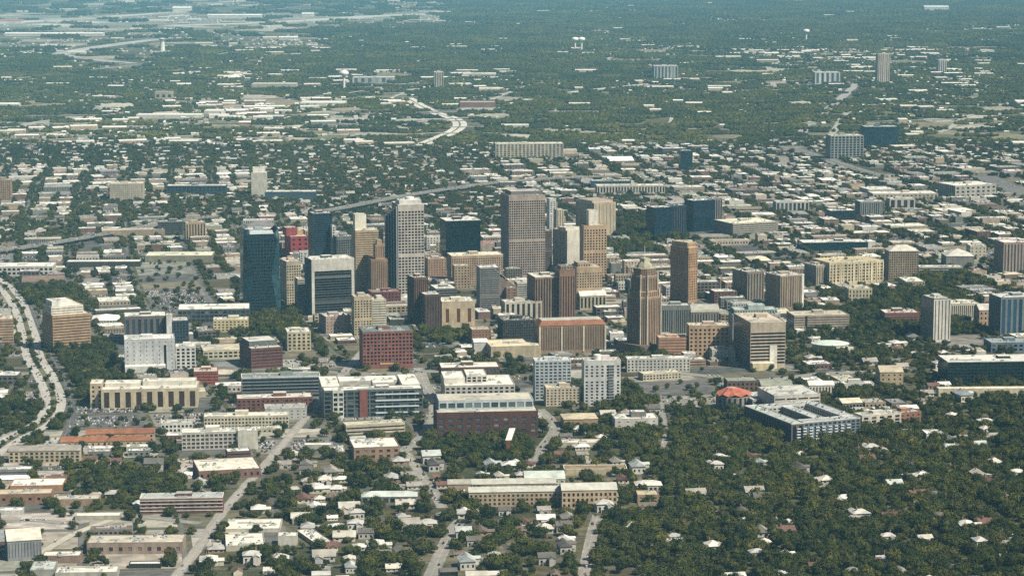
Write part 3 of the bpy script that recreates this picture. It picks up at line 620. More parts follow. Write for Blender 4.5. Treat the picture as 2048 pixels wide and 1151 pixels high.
bd('office_block', 'office block', 'striped cream house', 'cream block with arched windows right of the maroon brick block', 572, 575, 622, 665, 702, 10, 40, (212, 198, 158), G(6, 5, .45, .55), rcol=(220, 216, 200), gcol=(90, 80, 62))
bd('hotel_building', 'hotel', 'banded hotel', 'tan banded hotel with white upper floors beside the left highway', 85, 107, 182, 632, 704, 28, 50, (196, 158, 116), Bn(4.1, .36, 2, 2), Bn(4.1, .36), rcol=(222, 216, 198), tiers=[(-.0, .85, .1, .9, 12, Bn(4, .3), (218, 210, 190)), (.05, .6, .2, .8, 19, N, (224, 220, 204))], clutter=5, gcol=(92, 70, 54))
bd('office_building', 'office block', 'far left tan block', 'tan block cut off by the left edge beyond the highway', -40, -30, 28, 640, 690, 12, 40, (196, 158, 122), Bn(4, .3), rcol=(212, 196, 170))
bd('hospital_building', 'hospital', 'silver panelled hospital', 'silver white panelled hospital block with a dark vertical slot', 245, 250, 351, 680, 742, 10, 40, (204, 206, 204), G(7, 5, .12, .3), N, rcol=(220, 220, 212), gcol=(120, 124, 128), clutter=4, extra=lambda root, w, d, h, col, g: slot(root, w, d, h, .78))
bd('hospital_building', 'hospital', 'dark pink hospital', 'dark blue and pink hospital block behind the silver hospital', 247, 250, 334, 634, 690, 10, 44, (112, 106, 102), V(9, .5, 2, 4), N, rcol=(222, 218, 204), gcol=(64, 84, 100), clutter=6)
bd('stair_tower', 'tower', None, 'white shaft between the dark pink hospital and its dark wing', 333, 334, 346, 630, 690, 10, 12, (222, 222, 212), N, rcol=(222, 220, 208), pent=False)
bd('hospital_wing', 'hospital', None, 'dark wing on the right of the dark pink hospital', 346, 347, 378, 642, 690, 10, 36, (58, 78, 86), G(4, 4, .5, .5), rcol=(200, 198, 186), pent=False)
bd('office_block', 'office block', 'long dark low slab', 'long dark low slab with broad white roof left of the teal glass tower', 352, 356, 500, 620, 646, 6, 60, (96, 102, 104), G(6, 5, .7, .6), N, rcol=(228, 226, 210), gcol=(54, 66, 74), pent=False, clutter=2)
bd('school_building', 'school', 'yellow cream block', 'yellow cream block with small windows under the long dark low slab', 424, 427, 497, 640, 664, 6, 26, (226, 208, 152), G(5, 4.2, .45, .45), rcol=(228, 222, 198), gcol=(92, 92, 80))
bd('apartment_block', 'apartment block', 'white framed block', 'white block with black window columns right of the silver hospital', 350, 352, 392, 694, 738, 8, 26, (226, 224, 212), G(6, 4.4, .5, .55), rcol=(224, 220, 206), gcol=(40, 42, 44))
bd('brick_building', 'brick building', 'orange-red brick block', 'small orange-red brick block right of the pillared building', 384, 388, 437, 744, 770, 8, 34, (168, 84, 60), Bn(4, .25), rcol=(206, 196, 176))
bd('civic_building', 'civic building', 'pillared building', 'cream pillared building with eight dark bays', 196, 203, 396, 780, 818, 6, 50, (216, 198, 158), ('v', 13.5, 9e9, .5, 1, 1.5, 3), N, rcol=(222, 218, 200), gcol=(84, 62, 46), clutter=7, tiers=[(.03, .4, .4, .9, 4, N, (206, 200, 180)), (.42, .98, .5, .95, 5, N, (206, 200, 180))])
bd('round_annex', 'annex', None, 'rounded cream end of the pillared building with pale tower', 178, 181, 206, 768, 815, 6, 30, (212, 190, 150), G(6, 5, .3, .4), rcol=(222, 214, 192), pent=False)
bd('office_block', 'office block', 'long striped glass block', 'long dark glass block with striped white right end', 478, 484, 641, 756, 800, 8, 30, (150, 156, 154), Bn(4.6, .72, 2, 1), N, rcol=(128, 140, 132), gcol=(44, 58, 66), trim=(220, 222, 216), clutter=4)
bd('brick_building', 'brick building', 'long low brick building', 'long low red brick building below the long striped glass block', 470, 474, 626, 798, 828, 8, 30, (140, 86, 70), G(5, 4.4, .45, .5), rcol=(214, 206, 190), gcol=(70, 56, 52))
bd('warehouse', 'warehouse', None, 'grey flat roofed shed in front of the long low brick building', 527, 530, 614, 818, 840, 8, 30, (196, 196, 186), G(6, 4, .2, .3), rcol=(176, 176, 164), pent=False)
bd('hotel_building', 'hotel', 'long cream motel', 'long cream motel with rows of windows', 404, 408, 578, 834, 858, 6, 24, (216, 206, 172), G(3.6, 3.6, .5, .5), rcol=(226, 220, 200), gcol=(96, 92, 78))
bd('apartment_block', 'apartment block', 'white balconied block', 'white block with grey balcony bays in front of the long cream motel', 360, 364, 474, 866, 900, 8, 24, (206, 200, 184), G(4.5, 4, .6, .55), rcol=(230, 226, 210), gcol=(104, 98, 90))
bd('apartment_block', 'apartment block', None, 'blank white end wing of the white balconied block', 474, 476, 516, 862, 898, 8, 22, (222, 216, 194), N, rcol=(230, 226, 210), pent=False)

# courtyard campus with white roofs
bd('campus_building', 'campus building', 'white roofed campus', 'sprawling white roofed campus building with blue striped right front', 644, 648, 846, 782, 836, 8, 26, (104, 112, 112), G(8, 4.5, .7, .6), rcol=(230, 226, 208), gcol=(44, 58, 64), clutter=5, extra=lambda root, w, d, h, col, g: campus(root, w, d, h))
bd('brick_building', 'brick building', 'dark brick depot', 'dark brick depot with white upper roof deck and blue glass strip', 868, 874, 1076, 826, 876, 6, 60, (104, 64, 54), ('g', 11, 6, .5, .5, 4, 5), N, rcol=(206, 196, 172), gcol=(96, 112, 118), pent=False, tiers=[(.03, .97, .3, 1.0, 11, G(9, 9, .7, .55), (176, 190, 192))], clutter=5)
bd('office_block', 'office block', 'white court building', 'white roofed building around a court of small windows', 888, 890, 1030, 772, 812, 6, 70, (206, 200, 184), G(6, 4.4, .5, .5), rcol=(230, 226, 210), gcol=(52, 52, 50), tiers=[(.0, .3, .2, .9, 7, N, (226, 220, 202)), (.33, .62, .3, .9, 9, G(6, 4, .6, .6), (206, 200, 186))], clutter=7)
bd('office_block', 'office block', 'white roofed brick hall', 'white roofed hall with brick ends behind the white court building', 878, 882, 1000, 736, 758, 6, 40, (120, 84, 72), G(4.5, 5, .6, .6), rcol=(230, 226, 208), gcol=(120, 130, 126), clutter=6)
bd('apartment_tower', 'apartment tower', 'blue-white tower', 'blue-white apartment tower with grid of balconies', 1064, 1070, 1142, 722, 800, 6, 24, (198, 210, 212), G(5, 3.6, .55, .5), G(5, 3.6, .4, .5), rcol=(206, 210, 206), gcol=(70, 80, 86), trim=(210, 216, 214))
bd('apartment_tower', 'apartment tower', 'white balcony tower', 'white apartment tower with dark balcony column at its right', 1160, 1168, 1241, 722, 812, 6, 24, (220, 222, 214), G(6.2, 3.6, .38, .5), G(5, 3.6, .4, .5), rcol=(214, 196, 180), gcol=(58, 60, 62), extra=lambda root, w, d, h, col, g: balc(root, w, d, h))
bd('apartment_block', 'apartment block', 'cream walk-up block', 'cream walk-up block between two white apartment towers', 1086, 1092, 1160, 776, 812, 6, 24, (214, 198, 166), G(4.4, 3.5, .42, .5), rcol=(226, 204, 172), gcol=(82, 76, 70))
bd('low_building', 'low building', 'tan hipped house', 'tan low building with broad pale hipped roof', 1124, 1128, 1196, 838, 856, 6, 34, (190, 156, 112), N, roof='hip', rcol=(200, 184, 146), rise=4)
bd('apartment_block', 'apartment block', 'white stucco block', 'white stucco block with rooftop boxes among trees', 1226, 1230, 1316, 838, 864, 6, 30, (222, 216, 200), G(9, 5, .2, .25), rcol=(230, 226, 212), tiers=[(.4, .75, .3, .8, 6, N, (120, 118, 112))])
bd('office_block', 'office block', 'tan windowless hall', 'tan windowless hall with pale flat roof left of the brown roofed slab', 976, 982, 1082, 694, 716, 10, 60, (206, 186, 146), N, rcol=(224, 210, 168), pent=False, clutter=4)
bd('brick_building', 'brick building', None, 'small brown brick block behind the tan windowless hall', 940, 944, 982, 660, 690, 10, 30, (168, 122, 92), G(4, 4, .3, .3), rcol=(200, 180, 150), pent=False)
bd('low_building', 'low building', None, 'white rounded canopy beside the tan windowless hall', 945, 948, 975, 684, 708, 8, 24, (222, 218, 204), N, roof='vault', rcol=(230, 226, 212), rise=3)
bd('apartment_block', 'apartment block', 'long white windowed row', 'long white row with small windows below the green-topped tower', 1250, 1254, 1380, 718, 744, 4, 20, (214, 212, 200), G(4.5, 4, .4, .5), rcol=(226, 224, 212), gcol=(84, 86, 84))
bd('court_building', 'court house', 'columned stone pavilion', 'small stone pavilion with columns in front of the tan hotel', 1420, 1424, 1470, 700, 724, 4, 26, (196, 190, 172), N, rcol=(196, 196, 184), extra=columns_ex(7, (206, 200, 182), 1.4, 0))

bd('office_tower', 'tower', 'dark-sided brown tower', 'brown tower with a broad dark left side and ornate crown', 1340, 1376, 1394, 496, 606, 40, None, (184, 142, 100), G(3.4, 3.7, .4, .5, 4, 5), G(3.2, 3.7, .3, .4), rcol=(206, 184, 146), gcol=(84, 66, 50), tiers=[(.05, .95, .08, .95, 8, V(3, .4), (196, 164, 122))], trim=(206, 176, 134))
bd('office_block', 'office block', 'arched grey block', 'grey striped block with arched cornice right of the green-topped tower', 1320, 1324, 1380, 612, 672, 4, 26, (138, 140, 132), V(3.2, .5, 4, 6), V(3, .4), rcol=(186, 188, 178), gcol=(70, 78, 78))
bd('office_block', 'office block', 'barrel-roofed grey block', 'grey block with ribbed barrel roof', 1378, 1382, 1437, 624, 664, 4, 26, (150, 146, 132), V(4, .5), roof='vault', rcol=(176, 172, 156), rise=10, gcol=(84, 78, 70))
bd('hotel_building', 'hotel', 'tan square-windowed hotel', 'tan hotel with rows of large square dark windows', 1372, 1378, 1458, 652, 714, 4, 28, (206, 168, 126), G(5.6, 4.8, .42, .5, 2, 3), rcol=(206, 198, 178), gcol=(56, 46, 40))
bd('office_block', 'office block', 'low tan banded wing', 'low tan banded wing between the green-topped tower and the tan hotel', 1314, 1317, 1374, 676, 714, 4, 24, (202, 150, 112), Bn(4, .25), rcol=(206, 176, 142), gcol=(150, 92, 66))
bd('court_building', 'court house', 'green-roofed courthouse', 'pale courthouse with green-grey roofs and tall window strips', 1462, 1465, 1560, 630, 690, 4, 40, (196, 200, 190), V(6, .5), rcol=(176, 190, 180), gcol=(84, 96, 96), tiers=[(.05, .95, .2, .95, 6, V(4, .5), (150, 166, 160)), (.35, .7, .3, .8, 12, N, (170, 184, 176))])
bd('office_block', 'office block', 'white banded slab', 'white banded slab with a huge black shaded left side', 1466, 1500, 1570, 646, 738, 10, None, (204, 186, 158), Bn(4.4, .58, 6, 14), GL(3, 4), rcol=(206, 190, 164), gcol=(44, 44, 46), trim=(206, 182, 150), clutter=4, extra=lambda root, w, d, h, col, g: whitecore(root, w, d, h))  # left side glazed near-black: its shade is put into the glass colour
bd('office_tower', 'tower', 'left striped twin', 'left twin of two brown and grey striped towers', 1464, 1494, 1528, 545, 606, 26, None, (150, 134, 112), V(5, .4), V(4, .4), rcol=(196, 190, 176), gcol=(70, 84, 90))
bd('office_tower', 'tower', 'right striped twin', 'right twin of two brown and grey striped towers, white corner', 1530, 1560, 1606, 552, 622, 26, None, (168, 146, 118), V(4.4, .42, 6, 2), V(4, .4), rcol=(200, 194, 178), gcol=(96, 84, 82), trim=(206, 202, 188), extra=lambda root, w, d, h, col, g: endpier(root, w, d, h))
bd('court_building', 'court house', 'columned cream courthouse', 'cream courthouse with a row of columns and stepped cornice', 1653, 1658, 1766, 526, 572, 20, 60, (222, 204, 158), G(6, 5, .5, .55, 6, 3), rcol=(206, 186, 138), gcol=(104, 88, 64), extra=columns_ex(10, (226, 214, 178), 1.6, 4), trim=(226, 210, 164))
bd('office_block', 'office block', 'grey pitched office', 'brown grey office with tall pale end left of the columned courthouse', 1608, 1632, 1656, 532, 572, 24, None, (176, 164, 140), V(5, .3), V(3, .4), rcol=(190, 180, 160))
bd('office_block', 'office block', 'tan gridded office', 'tan gridded office block with pyramidal pale cap', 1773, 1777, 1836, 502, 560, 4, 34, (168, 150, 120), G(3.4, 3.7, .55, .5), rcol=(206, 198, 180), roof='hip', rise=9, gcol=(96, 84, 68))
bd('court_building', 'court house', 'cream colonnaded hall', 'small cream colonnaded hall in front of the tan gridded office', 1694, 1697, 1744, 578, 604, 6, 30, (214, 204, 164), G(5, 7, .4, .6), rcol=(206, 196, 168), gcol=(120, 110, 84))
bd('warehouse', 'warehouse', 'white shed hall', 'grey hall with broad hipped pale roof right of the tan gridded office', 1886, 1892, 1948, 512, 534, 0, 50, (150, 146, 136), N, roof='hip', rcol=(206, 202, 188), rise=11)
bd('office_block', 'office block', 'white stepped block', 'white stepped block behind the white shed hall', 1936, 1940, 1972, 492, 520, 0, 40, (222, 214, 184), G(6, 5, .3, .3), rcol=(230, 226, 210))
bd('parking_garage', 'garage', 'long white deck', 'long white open deck right of the tan gridded office', 1836, 1838, 1925, 534, 548, 0, 24, (206, 204, 192), Bn(3.6, .55), rcol=(226, 224, 208), pent=False)
bd('office_tower', 'tower', 'red-capped tower', 'grey striped tower with red cap cut off by the right edge', 1985, 2006, 2090, 486, 548, 8, 50, (186, 160, 144), V(6, .5), V(5, .4), rcol=(222, 218, 204), gcol=(90, 96, 98), trim=(168, 70, 62))
bd('apartment_tower', 'tower', 'white finned tower', 'white finned tower with dark blue left side', 1846, 1866, 1900, 598, 684, 16, 42, (222, 218, 202), V(6, .3), GL(), rcol=(212, 206, 190), gcol=(116, 112, 100), trim=(70, 76, 76))
bd('civic_building', 'civic building', 'striped white hall', 'low white hall with closely spaced dark strips beside the white finned tower', 1898, 1902, 1958, 608, 640, 6, 40, (226, 216, 190), V(3.2, .5), rcol=(226, 218, 190), gcol=(66, 62, 56), clutter=6)
bd('glass_tower', 'tower', 'right edge blue tower', 'blue glass tower with grey ribs cut off by the right edge', 1990, 2000, 2090, 596, 672, 12, 44, (128, 138, 138), V(9, .6), V(6, .5), rcol=(206, 206, 196), gcol=(44, 92, 122))
bd('church', 'church', 'stone church', 'tan stone church with twin pale gables between blue tower and striped hall', 1954, 1958, 1992, 620, 652, 6, 30, (206, 170, 132), G(6, 8, .3, .4), roof='gable', rcol=(196, 190, 176), rise=8)
bd('glass_office', 'office block', 'long dark green glass block', 'long dark green glass block with white roof edge', 1886, 1894, 2100, 724, 770, 4, 50, (50, 74, 74), GL(4.5, 4.4), GL(4.5, 4.4), rcol=(216, 214, 200), gcol=(22, 50, 52), trim=(216, 214, 200), clutter=7)
bd('parking_garage', 'garage', 'cream deck wall', 'cream flat canopy below the long dark green glass block', 1874, 1877, 2100, 778, 792, 2, 14, (222, 210, 176), N, rcol=(230, 220, 190), pent=False, clutter=0)
bd('office_block', 'office block', 'blue windowed shed', 'blue grey shed with square windows right of the white finned tower', 1978, 1982, 2080, 686, 704, 4, 40, (110, 130, 146), G(7, 6, .5, .5), rcol=(150, 160, 156))
bd('office_block', 'office block', 'grey banded office', 'wide grey banded office with a dark gap', 1578, 1588, 1698, 632, 668, 8, 46, (176, 162, 142), Bn(3.6, .4), Bn(3.6, .4), rcol=(196, 182, 156), gcol=(116, 100, 90), clutter=6, extra=lambda root, w, d, h, col, g: slot(root, w, d, h + 8, .2))
bd('brick_building', 'brick building', 'red banded school', 'low red brick building with white bands', 1766, 1769, 1838, 626, 652, 4, 36, (160, 100, 82), Bn(4, .3), rcol=(216, 210, 194))
bd('apartment_block', 'apartment block', 'white arcade', 'white arcade with tall arches and a small gable', 1615, 1618, 1668, 770, 792, 4, 20, (226, 220, 204), V(4, .45), rcol=(228, 222, 206), roof='gable', rise=4)
bd('apartment_block', 'apartment block', 'white terraced row', 'white terraced row right of the white arcade', 1668, 1670, 1748, 768, 786, 4, 18, (228, 222, 204), G(6, 4, .3, .5), rcol=(230, 226, 210))
bd('church', 'church', 'tan stone chapel', 'tan stone chapel with a stepped gable', 1757, 1760, 1806, 744, 772, 4, 26, (196, 172, 130), G(6, 6, .25, .35), roof='gable', rcol=(196, 180, 150), rise=7)
bd('parking_garage', 'garage', 'white garage', 'white garage with two rows of black openings', 1538, 1548, 1640, 792, 836, 14, 60, (220, 212, 196), ('g', 15, 5, .86, .4, 2, 2), N, rcol=(196, 196, 184), gcol=(22, 22, 22), pent=False)
def apart_ex(root, w, d, h, col, g):
    for i in range(9):
        x = -w * .42 + i * w * .09
        for k in range(5):
            m = MB(); m.box(x, x + w * .05, -d / 2 - 1.5, -d / 2 - .05, 2.4 + k * 3.4, 3.5 + k * 3.4, c(196, 204, 206), True); part('balcony', m, 'metal', root)
def court_complex():
    cx, cy, t, w, d, h = site(1488, 1582, 1720, 848, 886, 22, None); t_ = 17.0
    root = link('apartment_block', None, None, (cx, cy, 0), t); tag(root, 'dark blue balconied apartment complex around courtyards among trees', 'apartment block'); LANDMARK.append((1610, 850, 'dark balconied complex'))
    P = []
    for (l, r, f, b, dh, st, col) in ((-w / 2, -w / 2 + t_, -d / 2, d / 2, 0, V(7, .5, 1, 2), (104, 92, 94)), (-w / 2 + t_, w / 2, -d / 2, -d / 2 + t_, .4, G(5.4, 3.3, .55, .55), (112, 122, 128)), (-w / 2 + t_, w / 2, d / 2 - t_, d / 2, -.4, G(5.4, 3.3, .5, .5), (190, 186, 172)), (w / 2 - t_, w / 2, -d / 2 + t_, d / 2 - t_, .8, G(5, 3.3, .5, .5), (206, 196, 172)), (-4, 11, -d / 2 + t_, d / 2 - t_, -.8, G(5, 3.3, .5, .5), (150, 150, 144))):
        W = MB(); pts = rect(l, r, f, b); hh = h + dh
        for i in range(4):
            a, e = pts[i], pts[(i + 1) % 4]; L = math.hypot(e[0] - a[0], e[1] - a[1]); facade(W, P, a[0], a[1], (e[0] - a[0]) / L, (e[1] - a[1]) / L, L, 0, hh, st, c(*col), c(26, 40, 50))
        o = part('wing', W, 'wall', root); flat_roof(o, pts, hh, vary(c(176, 182, 176), .12), c(216, 214, 204), .9, 6)
    put_panes(P, root, 1.6, t, cx, cy, 120)
    m = MB(); m.box(-w * .2, -w * .08, -8, 8, 0, .5, c(90, 150, 160)); part('pool', m, 'roof', root)
    apart_ex(root, w, d, h, None, None); reserve(cx, cy, w / 2, d / 2, t)
court_complex()
bd('apartment_block', 'apartment block', 'white apartment wing', 'white wing with dark paired windows right of the dark balconied complex', 1720, 1724, 1802, 832, 862, 22, 20, (226, 216, 190), G(9, 3.6, .5, .6), rcol=(206, 206, 194), gcol=(60, 62, 62))
bd('brick_building', 'brick building', 'orange brick pair', 'orange brick house at the end of the white apartment wing', 1796, 1799, 1842, 826, 850, 22, 24, (176, 120, 92), G(6, 4, .3, .4), rcol=(196, 170, 146))
bd('parking_garage', 'garage', None, 'pale grey deck behind the dark balconied complex', 1500, 1505, 1548, 800, 824, 14, 50, (196, 196, 186), Bn(3.4, .5), rcol=(190, 190, 178), pent=False)
# background blocks
bd('glass_tower', 'tower', 'left far blue tower', 'left of two dark blue glass towers beyond the viaduct', 1305, 1309, 1345, 416, 476, 26, 34, (40, 66, 80), GL(4, 4), GL(), gcol=(18, 54, 78), rcol=(226, 222, 210), pent=False)
bd('hotel_tower', 'tower', None, 'dark slab touching the left far blue tower', 1338, 1340, 1372, 412, 472, 26, 26, (60, 74, 84), V(5, .5), rcol=(190, 188, 178))
bd('glass_tower', 'tower', 'right far blue tower', 'right of two dark blue glass towers beyond the viaduct', 1383, 1386, 1428, 402, 464, 26, 36, (40, 66, 80), GL(4, 4), GL(), gcol=(18, 54, 76), rcol=(226, 222, 210), pent=False)
bd('hotel_tower', 'tower', None, 'pinkish ribbed slab touching the right far blue tower', 1420, 1422, 1444, 398, 458, 26, 26, (140, 132, 130), V(5, .5), rcol=(196, 192, 180))
bd('museum_building', 'museum', 'cream ribbed roof hall', 'long hall with a bright ribbed cream roof and blue front', 1456, 1466, 1556, 448, 474, 24, 80, (176, 166, 146), Bn(4, .4), rcol=(232, 226, 192), gcol=(60, 84, 96))
bd('glass_office', 'office block', 'long blue low block', 'long low blue glass block with white roof edge at centre right', 1600, 1606, 1736, 486, 502, 6, 50, (40, 72, 84), GL(5, 4), GL(5, 4), gcol=(20, 60, 78), rcol=(222, 218, 202))
bd('office_block', 'office block', 'white arched office', 'white office with five dark arches', 1548, 1552, 1618, 404, 424, 6, 34, (206, 204, 190), V(9, .6), rcol=(222, 218, 202), gcol=(72, 96, 104))
bd('glass_office', 'office block', 'dark cube', 'dark glass cube with white roof', 1658, 1661, 1712, 422, 444, 10, 40, (50, 70, 78), GL(5, 4), rcol=(228, 224, 206), gcol=(24, 54, 68))
bd('hotel_building', 'hotel', 'grey hollow block', 'grey block with a white flat frame roof', 1716, 1720, 1768, 404, 432, 8, 40, (140, 144, 138), V(5, .4), rcol=(224, 220, 204))
bd('hotel_building', 'hotel', 'white gate block', 'white gate shaped block with a dark opening', 1776, 1779, 1830, 398, 418, 6, 30, (206, 200, 182), V(14, .6), rcol=(226, 222, 204), gcol=(60, 70, 74))
bd('warehouse', 'warehouse', 'big white mall', 'big white flat roofed hall with a shaded left side', 1882, 1910, 1992, 372, 396, 20, 80, (190, 186, 170), G(12, 8, .4, .4), V(9, .4), rcol=(230, 226, 208), clutter=7)
bd('office_block', 'office block', None, 'cream commercial row left of the big white flat roofed hall', 1742, 1746, 1876, 388, 400, 4, 60, (206, 196, 170), G(8, 5, .4, .4), rcol=(226, 220, 200), clutter=7)
bd('office_block', 'office block', 'framed concrete office', 'concrete framed office with tall dark bays', 1658, 1661, 1727, 272, 318, 6, 60, (168, 170, 160), G(9, 6, .6, .7), rcol=(206, 204, 190), gcol=(38, 66, 76))
bd('glass_office', 'office block', 'blank teal office', 'blank teal glass box right of the framed concrete office', 1726, 1729, 1796, 254, 294, 4, 60, (50, 84, 92), GL(6, 5), gcol=(30, 68, 82), rcol=(186, 190, 182))
bd('office_block', 'office block', 'dark slim block', 'slim dark glass block far behind the two far blue towers', 1358, 1361, 1385, 302, 340, 6, 30, (50, 74, 80), GL(5, 4), gcol=(34, 66, 72), rcol=(180, 186, 178), pent=False)
bd('office_block', 'office block', 'far cream terrace', 'long cream terrace with regular bays far behind the tallest brown tower', 988, 991, 1127, 288, 318, 4, 50, (206, 196, 166), G(9, 5, .5, .6), rcol=(222, 216, 196), gcol=(104, 106, 94))
bd('office_block', 'office block', 'far beige cube', 'beige windowless cube at far left beyond the viaduct', 217, 220, 286, 368, 402, 4, 50, (196, 184, 156), G(4, 4, .3, .25), rcol=(216, 206, 180), gcol=(140, 128, 104))
bd('glass_office', 'office block', 'far blue strip', 'low blue strip building right of the beige windowless cube', 330, 333, 452, 372, 390, 2, 40, (60, 84, 92), G(8, 5, .6, .6), rcol=(224, 218, 198), gcol=(36, 68, 84))
bd('tower_block', 'tower', 'far white tower block', 'tall white blocky tower in the far left town', 500, 503, 534, 346, 394, 4, 30, (216, 210, 188), N, rcol=(222, 218, 200), tiers=[(.1, .9, .2, .8, 12, N, (224, 220, 200))])
bd('warehouse', 'warehouse', 'far blue shed', 'blue fronted white shed right of the far white tower block', 527, 530, 632, 384, 400, 2, 40, (70, 96, 104), N, rcol=(230, 226, 206), pent=False)
bd('hotel_building', 'hotel', 'far left brown shaft', 'brown shaft block at the far left edge', -10, -6, 22, 360, 402, 4, 26, (176, 142, 110), G(4, 3.6, .4, .4), rcol=(206, 196, 176))
bd('hotel_building', 'hotel', 'far brown twin', 'brown twin-bay block left of the teal glass tower', 362, 372, 412, 446, 484, 14, 26, (186, 160, 122), V(6, .4), N, rcol=(190, 170, 140))
bd('office_block', 'office block', 'dark wide block', 'dark wide block left of the brown twin-bay block', 312, 316, 366, 444, 470, 6, 30, (96, 98, 92), Bn(4, .5), rcol=(180, 176, 160))
bd('warehouse', 'warehouse', 'white serrated warehouse', 'white warehouse with black door openings at the far left edge', -60, -50, 106, 534, 552, 4, 50, (214, 212, 198), G(7, 7, .55, .5), rcol=(232, 230, 214), gcol=(40, 52, 58))
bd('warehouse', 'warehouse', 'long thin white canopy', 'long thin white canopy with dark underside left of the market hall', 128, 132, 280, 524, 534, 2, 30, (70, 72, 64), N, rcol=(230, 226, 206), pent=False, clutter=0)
bd('warehouse', 'warehouse', 'pale green market hall', 'pale green-cream market hall with wide flat roof', 284, 290, 424, 512, 524, 2, 60, (150, 146, 120), N, rcol=(222, 220, 184), pent=False, clutter=2)
bd('warehouse', 'warehouse', 'far tan long shed', 'long dusty tan shed behind the pale green market hall', 200, 204, 330, 462, 474, 12, 40, (168, 148, 122), N, rcol=(196, 178, 150), pent=False)
bd('low_building', 'low building', 'red roofed warehouse', 'red roofed warehouse right of the black glass box', 958, 961, 1002, 488, 502, 8, 40, (190, 170, 150), N, rcol=(186, 84, 66), pent=False)
bd('office_block', 'office block', None, 'cream long building behind the two far blue towers', 1190, 1194, 1330, 372, 388, 4, 40, (206, 198, 176), V(7, .5), rcol=(226, 222, 202))
bd('office_block', 'office block', 'glass-fronted long block', 'blue glass fronted long block beyond the tan blank-walled block', 1180, 1183, 1262, 362, 376, 3, 30, (96, 120, 126), G(7, 4, .7, .6), rcol=(220, 216, 196), gcol=(50, 84, 94))
# far towers
bd('apartment_tower', 'apartment tower', 'far tall apartment tower', 'tall striped apartment tower beside the far boulevard', 1750, 1755, 1779, 108, 168, 6, 40, (214, 200, 178), V(9, .4), rcol=(214, 210, 196), gcol=(120, 104, 92))
bd('apartment_tower', 'apartment tower', 'far slim tower', 'slim tower with white flared top by the far motorway', 866, 869, 887, 144, 176, 6, 40, (206, 196, 172), V(9, .5), rcol=(224, 222, 210), gcol=(104, 100, 90), trim=(226, 224, 212))
bd('apartment_tower', 'apartment tower', 'far right white tower', 'pale tower with flared top at far right', 1874, 1877, 1893, 120, 148, 6, 40, (206, 204, 190), V(10, .4), rcol=(220, 216, 204), trim=(222, 220, 208))
bd('hotel_building', 'hotel', 'far white slab group', 'white ribbed slab group left of the far boulevard', 1626, 1630, 1680, 145, 168, 4, 60, (214, 214, 202), V(22, .5), rcol=(222, 220, 206), gcol=(76, 112, 124))
bd('office_block', 'office block', 'far ribbed block', 'far grey block with white ribs and wide flat roof', 1304, 1308, 1356, 132, 158, 4, 70, (186, 190, 182), V(16, .5), rcol=(222, 220, 206), gcol=(90, 120, 124))
bd('school_building', 'school', 'far twin-arch gate', 'pale building with two dark openings in the far left woods', 308, 310, 345, 184, 200, 2, 40, (190, 180, 156), ('g', 25, 9e9, .5, .5, 4, 4), rcol=(200, 192, 170), gcol=(70, 84, 80))
bd('warehouse', 'warehouse', 'far left long white shed', 'long white shed line in the far left woods', 270, 272, 402, 230, 237, 0, 70, (226, 222, 206), N, rcol=(232, 230, 216), pent=False, clutter=0)
bd('warehouse', 'warehouse', 'far peaked white shed', 'white shed with a thin mast in the far left woods', 405, 408, 462, 222, 228, 0, 90, (220, 216, 200), N, rcol=(232, 230, 216), pent=False, clutter=0)
bd('warehouse', 'warehouse', 'far flat white store', 'flat white store roof in the far woods', 597, 600, 690, 206, 212, 0, 120, (206, 204, 190), N, rcol=(226, 224, 208), pent=False, clutter=0)
bd('school_building', 'school', 'far beige school', 'low beige school with a brown end in the far woods', 500, 503, 592, 168, 178, 0, 90, (196, 190, 166), N, rcol=(206, 200, 176), pent=False, clutter=0)
bd('hospital_building', 'hospital', 'far pale terrace', 'pale long terrace right of the far white water tower', 702, 705, 788, 155, 166, 0, 80, (190, 196, 186), V(30, .5), rcol=(206, 204, 190), gcol=(120, 140, 140))
bd('warehouse', 'warehouse', None, 'white hall with raised centre near the far slim tower', 922, 925, 992, 148, 155, 0, 110, (206, 200, 178), N, rcol=(226, 222, 204), pent=False)
bd('warehouse', 'warehouse', None, 'cream depot roof right of the far motorway bend', 955, 958, 1000, 178, 185, 0, 120, (206, 198, 172), N, rcol=(226, 220, 196), pent=False)
bd('warehouse', 'warehouse', None, 'pink-brown long store near the far motorway', 918, 920, 990, 205, 216, 0, 80, (150, 112, 100), N, rcol=(190, 170, 152), pent=False)
# lower-left and foreground buildings
bd('apartment_block', 'apartment block', 'grey gabled apartments', 'cream and white apartment row under a grey pitched roof', 14, 18, 160, 902, 926, 4, 16, (206, 190, 150), G(5, 3.6, .5, .6), roof='gable', rcol=(150, 142, 130), rise=5, gcol=(90, 84, 76))
for k, (a, b_, yt, yb) in enumerate(((170, 272, 868, 876), (270, 309, 866, 884), (120, 215, 884, 893), (210, 300, 882, 892))):
    bd('tiled_villa', 'villa', ('rear', 'end', 'front left', 'front right')[k] + ' orange tiled roof', ('rear long', 'short gabled right end of the', 'front left low', 'front right low')[k] + ' orange clay tiled roof building among trees', a, a + 2, b_, yt, yb, 6, 16, (206, 178, 140), G(6, 4, .3, .5), roof='gable' if k != 3 else 'hip', rcol=((156, 96, 62), (146, 86, 62), (164, 102, 64), (150, 94, 60))[k], rise=5)
bd('warehouse', 'warehouse', 'big cream roof', 'big cream flat roof with skylights left of the diagonal street', 396, 398, 522, 943, 960, 14, 60, (150, 110, 92), G(6, 5, .3, .4), rcol=(228, 220, 196), pent=False)
bd('warehouse', 'warehouse', 'white box store', 'plain white box building with orange side', 17, 20, 126, 972, 984, 4, 34, (196, 140, 100), N, rcol=(234, 230, 214), pent=False, clutter=3)
